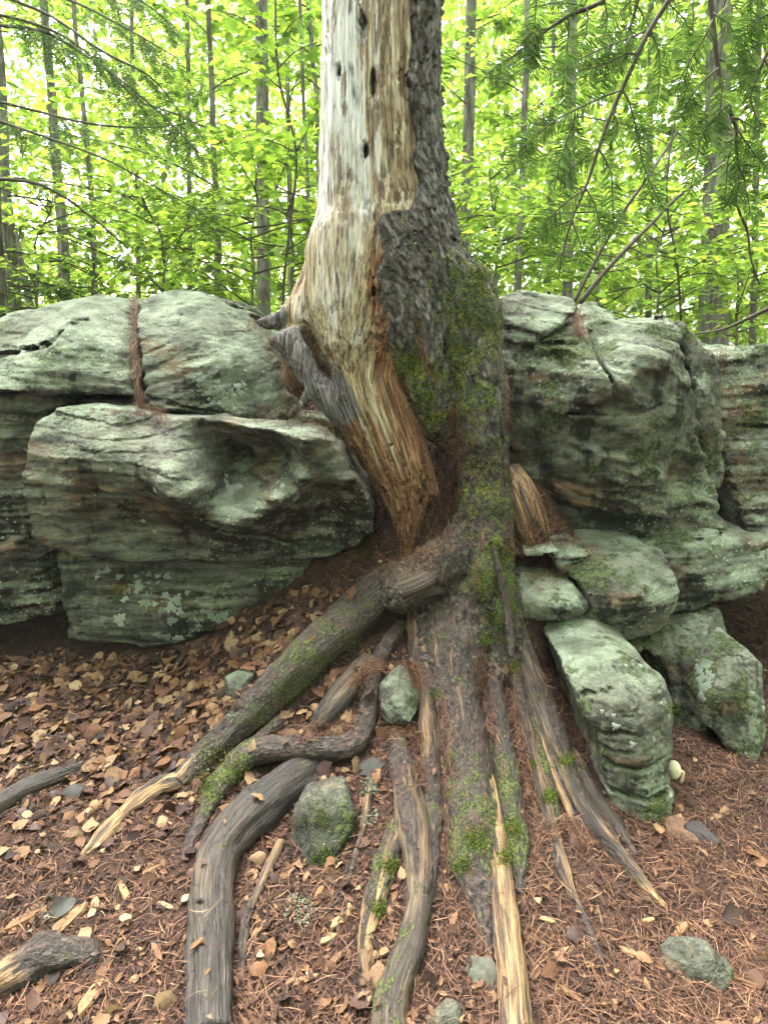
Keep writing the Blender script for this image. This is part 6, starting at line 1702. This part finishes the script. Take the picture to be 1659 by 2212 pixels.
patch_on('R9', [(1352, 1438, 8), (1383, 1438, 10), (1428, 1520, 12), (1330, 1570, 18), (1325, 1545, 10), (1366, 1608, 16), (1412, 1598, 10), (1445, 1548, 12), (1300, 1536, 10)])
patch_on('R11', [(1510, 1440, 34), (1520, 1460, 40), (1515, 1485, 34), (1530, 1475, 30), (1512, 1505, 26)])
patch_on('R12', [(1250, 1395, 22), (1262, 1388, 14), (1300, 1398, 8)])
patch_on('R7', [(1180, 1280, 14), (1150, 1330, 14)])
patch_on('R8', [(1410, 1320, 16), (1310, 1350, 12)])

def mushroom():
    l, n, k = look(1470, 1690)
    b = np.array(l)
    T = thing('mushroom', 'small cream mushroom with a bent stem beside the tall green boulder', 'mushroom', tuple(b))
    s = np.linalg.norm(b - np.array([0, 0, CAM_Z])) / FOC
    p = b + np.array([(0, 0, -.005), (.002, -.003, 14 * s), (-.002, -.006, 24 * s), (-14 * s, -.01, 30 * s), (-20 * s, -.012, 31 * s)])
    link('stem', twig_mesh('stem', p, np.full(5, 2.6 * s), 8, .003), MAT['mushroom'], T)
    ang = np.linspace(0, 2 * math.pi, 18, endpoint=False)
    prof = [(0, 5), (6, 4.5), (12, 2.5), (16, -.5), (15, -1.5), (6, -.5), (2, -.5)]
    V = np.array([(r * math.cos(a), r * math.sin(a), h) for r, h in prof for a in ang]) * s
    F = np.array([(i * 18 + j, i * 18 + (j + 1) % 18, (i + 1) * 18 + (j + 1) % 18, (i + 1) * 18 + j) for i in range(6) for j in range(18)])
    Rm = np.array(Matrix.Rotation(-1.15, 3, 'Y') @ Matrix.Rotation(.25, 3, 'X'))
    V = V @ Rm.T + p[-1]
    link('cap', mesh_np('cap', V, F), MAT['mushroom'], T)
mushroom()
MAT['grey_leaf'] = mat_flat('grey_leaf_underside', [(0.0, (.016, .016, .013)), (1.0, (.027, .027, .021))], .6, rand='obj')
MAT['big_brown'] = mat_flat('brown_leaf_single', [(0.0, (.09, .045, .027)), (1.0, (.16, .085, .05))], .7, .1, rand='obj', veins=.15)
MAT['pale_tuft'] = mat_flat('pale_lichen_tuft', [(0.0, (.09, .115, .06)), (1.0, (.2, .215, .17))], .9)
MAT['grey_flake'] = mat_flat('pale_bark_flake', [(0.0, (.04, .043, .03)), (1.0, (.07, .073, .055))], .8, rand='obj', veins=.2)
MAT['black_bark'] = mat_flat('black_bark_piece', [(0.0, (.02, .017, .018)), (1.0, (.04, .033, .035))], .7, rand='obj')
def single_leaf(label, u, v, w, az, mat, maple=True, cat='leaf'):
    l, n, k = look(u, v)
    s = w / FOC * (l - Vector((0, 0, CAM_Z))).length
    if maple:
        me = mesh_np('single_leaf', mv - np.array([.45, 0, 0]), mf, smooth=False)
    else:
        me = mesh_np('single_leaf', LV[abs(int(u)) % 7][0], LV[abs(int(u)) % 7][1])
    me.materials.append(MAT[mat])
    o = bpy.data.objects.new('single_leaf', me); COL.objects.link(o)
    nn = Vector((0, -.5, .86)) + n * .4
    o.matrix_basis = Matrix.Translation(l + nn * .012) @ frame(nn, Vector((math.cos(az), math.sin(az), 0))).to_4x4() @ Matrix.Scale(s, 4)
    tag(o, label, cat)
single_leaf('grey maple leaf, underside up, above the pale lichen tuft', 806, 1668, 56, -1.2, 'grey_leaf')
single_leaf('dark grey-green leaf piece below the grey root end at the left', 160, 1718, 48, .6, 'grey_leaf', False)
single_leaf('dark grey-green leaf piece lower left, above the rotting log', 142, 1962, 42, .8, 'grey_leaf', False)
single_leaf('large brown leaf at the foot of the tall green boulder', 1470, 1800, 62, -.8, 'big_brown', False)
single_leaf('orange leaf lying alone near the right edge', 1580, 1982, 46, .2, 'litter_one', False)
single_leaf('purplish brown leaf on the slope beside the small pale stone', 570, 1432, 40, .9, 'big_brown', False)
single_leaf('pale cream leaf standing on edge at the upper slope', 645, 1338, 34, 1.3, 'litter_one', False)
single_leaf('black curled bark piece right of the large brown leaf', 1512, 1808, 60, -.5, 'black_bark', False, 'bark piece')
single_leaf('pale green-grey torn bark flake between the two bottom roots', 1042, 2115, 74, -1.2, 'grey_flake', False, 'bark piece')
def tuft(label, u, v, w, n, mat='pale_tuft', name='lichen_tuft', cat='lichen', up=.5):
    C, Nn = [], []
    for k in range(n):
        a, r = RNG.uniform(0, 6.28), w * .5 * math.sqrt(RNG.random())
        l, nn, kk = look(u + r * math.cos(a), v + r * .9 * math.sin(a))
        if l is None:
            continue
        C.append(tuple(l + nn * .004)); Nn.append(tuple(nn))
    C, Nn = np.array(C), np.array(Nn)
    d = tangent(Nn) + Nn * RNG.uniform(.1, up * 2, (len(C), 1))
    V, F = leaves_np(C, d, Nn + RNG.normal(size=C.shape) * .5, RNG.uniform(.006, .014, len(C)))
    b = C.mean(0)
    o = link(name, mesh_np(name, V, F, smooth=False), MAT[mat], loc=tuple(float(q) for q in b))
    kind(tag(o, label, cat), 'stuff')
    return o
tuft('pale green lichen tuft below the grey maple leaf', 800, 1702, 44, 110)
tuft('white and black lichen tuft left of the curved root', 650, 1965, 70, 130)
tuft('small pale lichen tuft right of the mossy potato-shaped stone', 798, 1768, 40, 60)
tuft('scrap of pale lichen lying near the left edge', 75, 1655, 40, 50)
tuft('scrap of white lichen above the rotten orange root end', 500, 1550, 20, 30)
tuft('tiny white lichen scraps on the slope left of the diagonal root', 440, 1640, 50, 40)
tuft('scrap of pale lichen in the litter of the lower left', 75, 1985, 70, 50)
# moss cushions with real shoots, on bark, roots and stones
def moss_cushion(u, v, w, n, sz=(.005, .012)):
    pts = []
    for k in range(int(n * 2.6)):
        q = RNG.normal(size=2) * w * .42
        l, nn, kk = look(u + q[0], v + q[1])
        if l is not None:
            pts.append((*(l + nn * .001), *nn))
    return pts
mo = []
for a in [(462, 1630, 46, 260), (440, 1700, 40, 220), (520, 1672, 40, 200), (1040, 600, 46, 330), (1010, 650, 50, 260), (1062, 700, 40, 200), (985, 585, 40, 160), (885, 790, 30, 280), (915, 850, 34, 240), (945, 800, 30, 120), (1075, 1190, 34, 240), (1085, 1260, 36, 340), (1040, 1250, 36, 300), (1100, 1310, 26, 240), (1060, 1330, 26, 200), (1030, 1810, 40, 260), (1110, 1790, 26, 220), (1090, 1850, 26, 160), (1000, 1870, 30, 140), (680, 1440, 60, 260), (620, 1490, 50, 260), (700, 1850, 40, 200), (690, 1760, 40, 120), (1185, 1720, 20, 160), (1225, 1640, 20, 160), (1420, 1750, 40, 240), (1110, 1440, 14, 120), (845, 1870, 24, 160), (940, 1500, 16, 90), (1000, 740, 40, 200), (1040, 660, 50, 220), (960, 640, 30, 100), (900, 760, 24, 120), (935, 900, 26, 140), (1040, 1000, 40, 120), (1070, 1100, 30, 140), (1030, 850, 50, 160), (1050, 1380, 24, 160), (1095, 1380, 20, 160), (1150, 1650, 14, 90), (560, 1545, 40, 120), (760, 1390, 40, 120), (1400, 940, 100, 240), (1520, 980, 60, 260), (1480, 1060, 60, 200), (110, 775, 50, 120), (1200, 770, 60, 160), (1290, 690, 40, 160), (1460, 1530, 24, 120), (820, 1960, 26, 140)]:
    mo += moss_cushion(*a)
mo = np.array(mo)
Vm, Fm = leaves_np(mo[:, :3], mo[:, 3:] + RNG.normal(size=(len(mo), 3)) * .6, RNG.normal(size=(len(mo), 3)), RNG.uniform(.004, .009, len(mo)), LEAF6 * np.array([1, .8, 1]))
kind(link('moss', mesh_np('moss', Vm, Fm, smooth=False), MAT['moss']), 'stuff')['label'] = 'green moss shoots on bark, roots and stones'
# ------------------------------------------------------------------ damp air under the canopy
def haze():
    V = np.array([(x, y, z) for x in (-72, 72) for y in (-70, 76) for z in (-1.4, 27)], float)
    F = np.array([(0, 1, 3, 2), (4, 6, 7, 5), (0, 4, 5, 1), (2, 3, 7, 6), (0, 2, 6, 4), (1, 5, 7, 3)])
    m = bpy.data.materials.new('damp_air')
    m.use_nodes = True
    nt = m.node_tree
    for n in list(nt.nodes):
        nt.nodes.remove(n)
    out = nt.nodes.new('ShaderNodeOutputMaterial')
    v = nt.nodes.new('ShaderNodeVolumePrincipled')
    v.inputs['Color'].default_value = (0.93, 0.96, 0.93, 1)
    v.inputs['Density'].default_value = 0.0016
    v.inputs['Anisotropy'].default_value = 0.3
    nt.links.new(v.outputs[0], out.inputs['Volume'])
    kind(link('haze', mesh_np('haze', V, F, smooth=False), m), 'stuff')
haze()
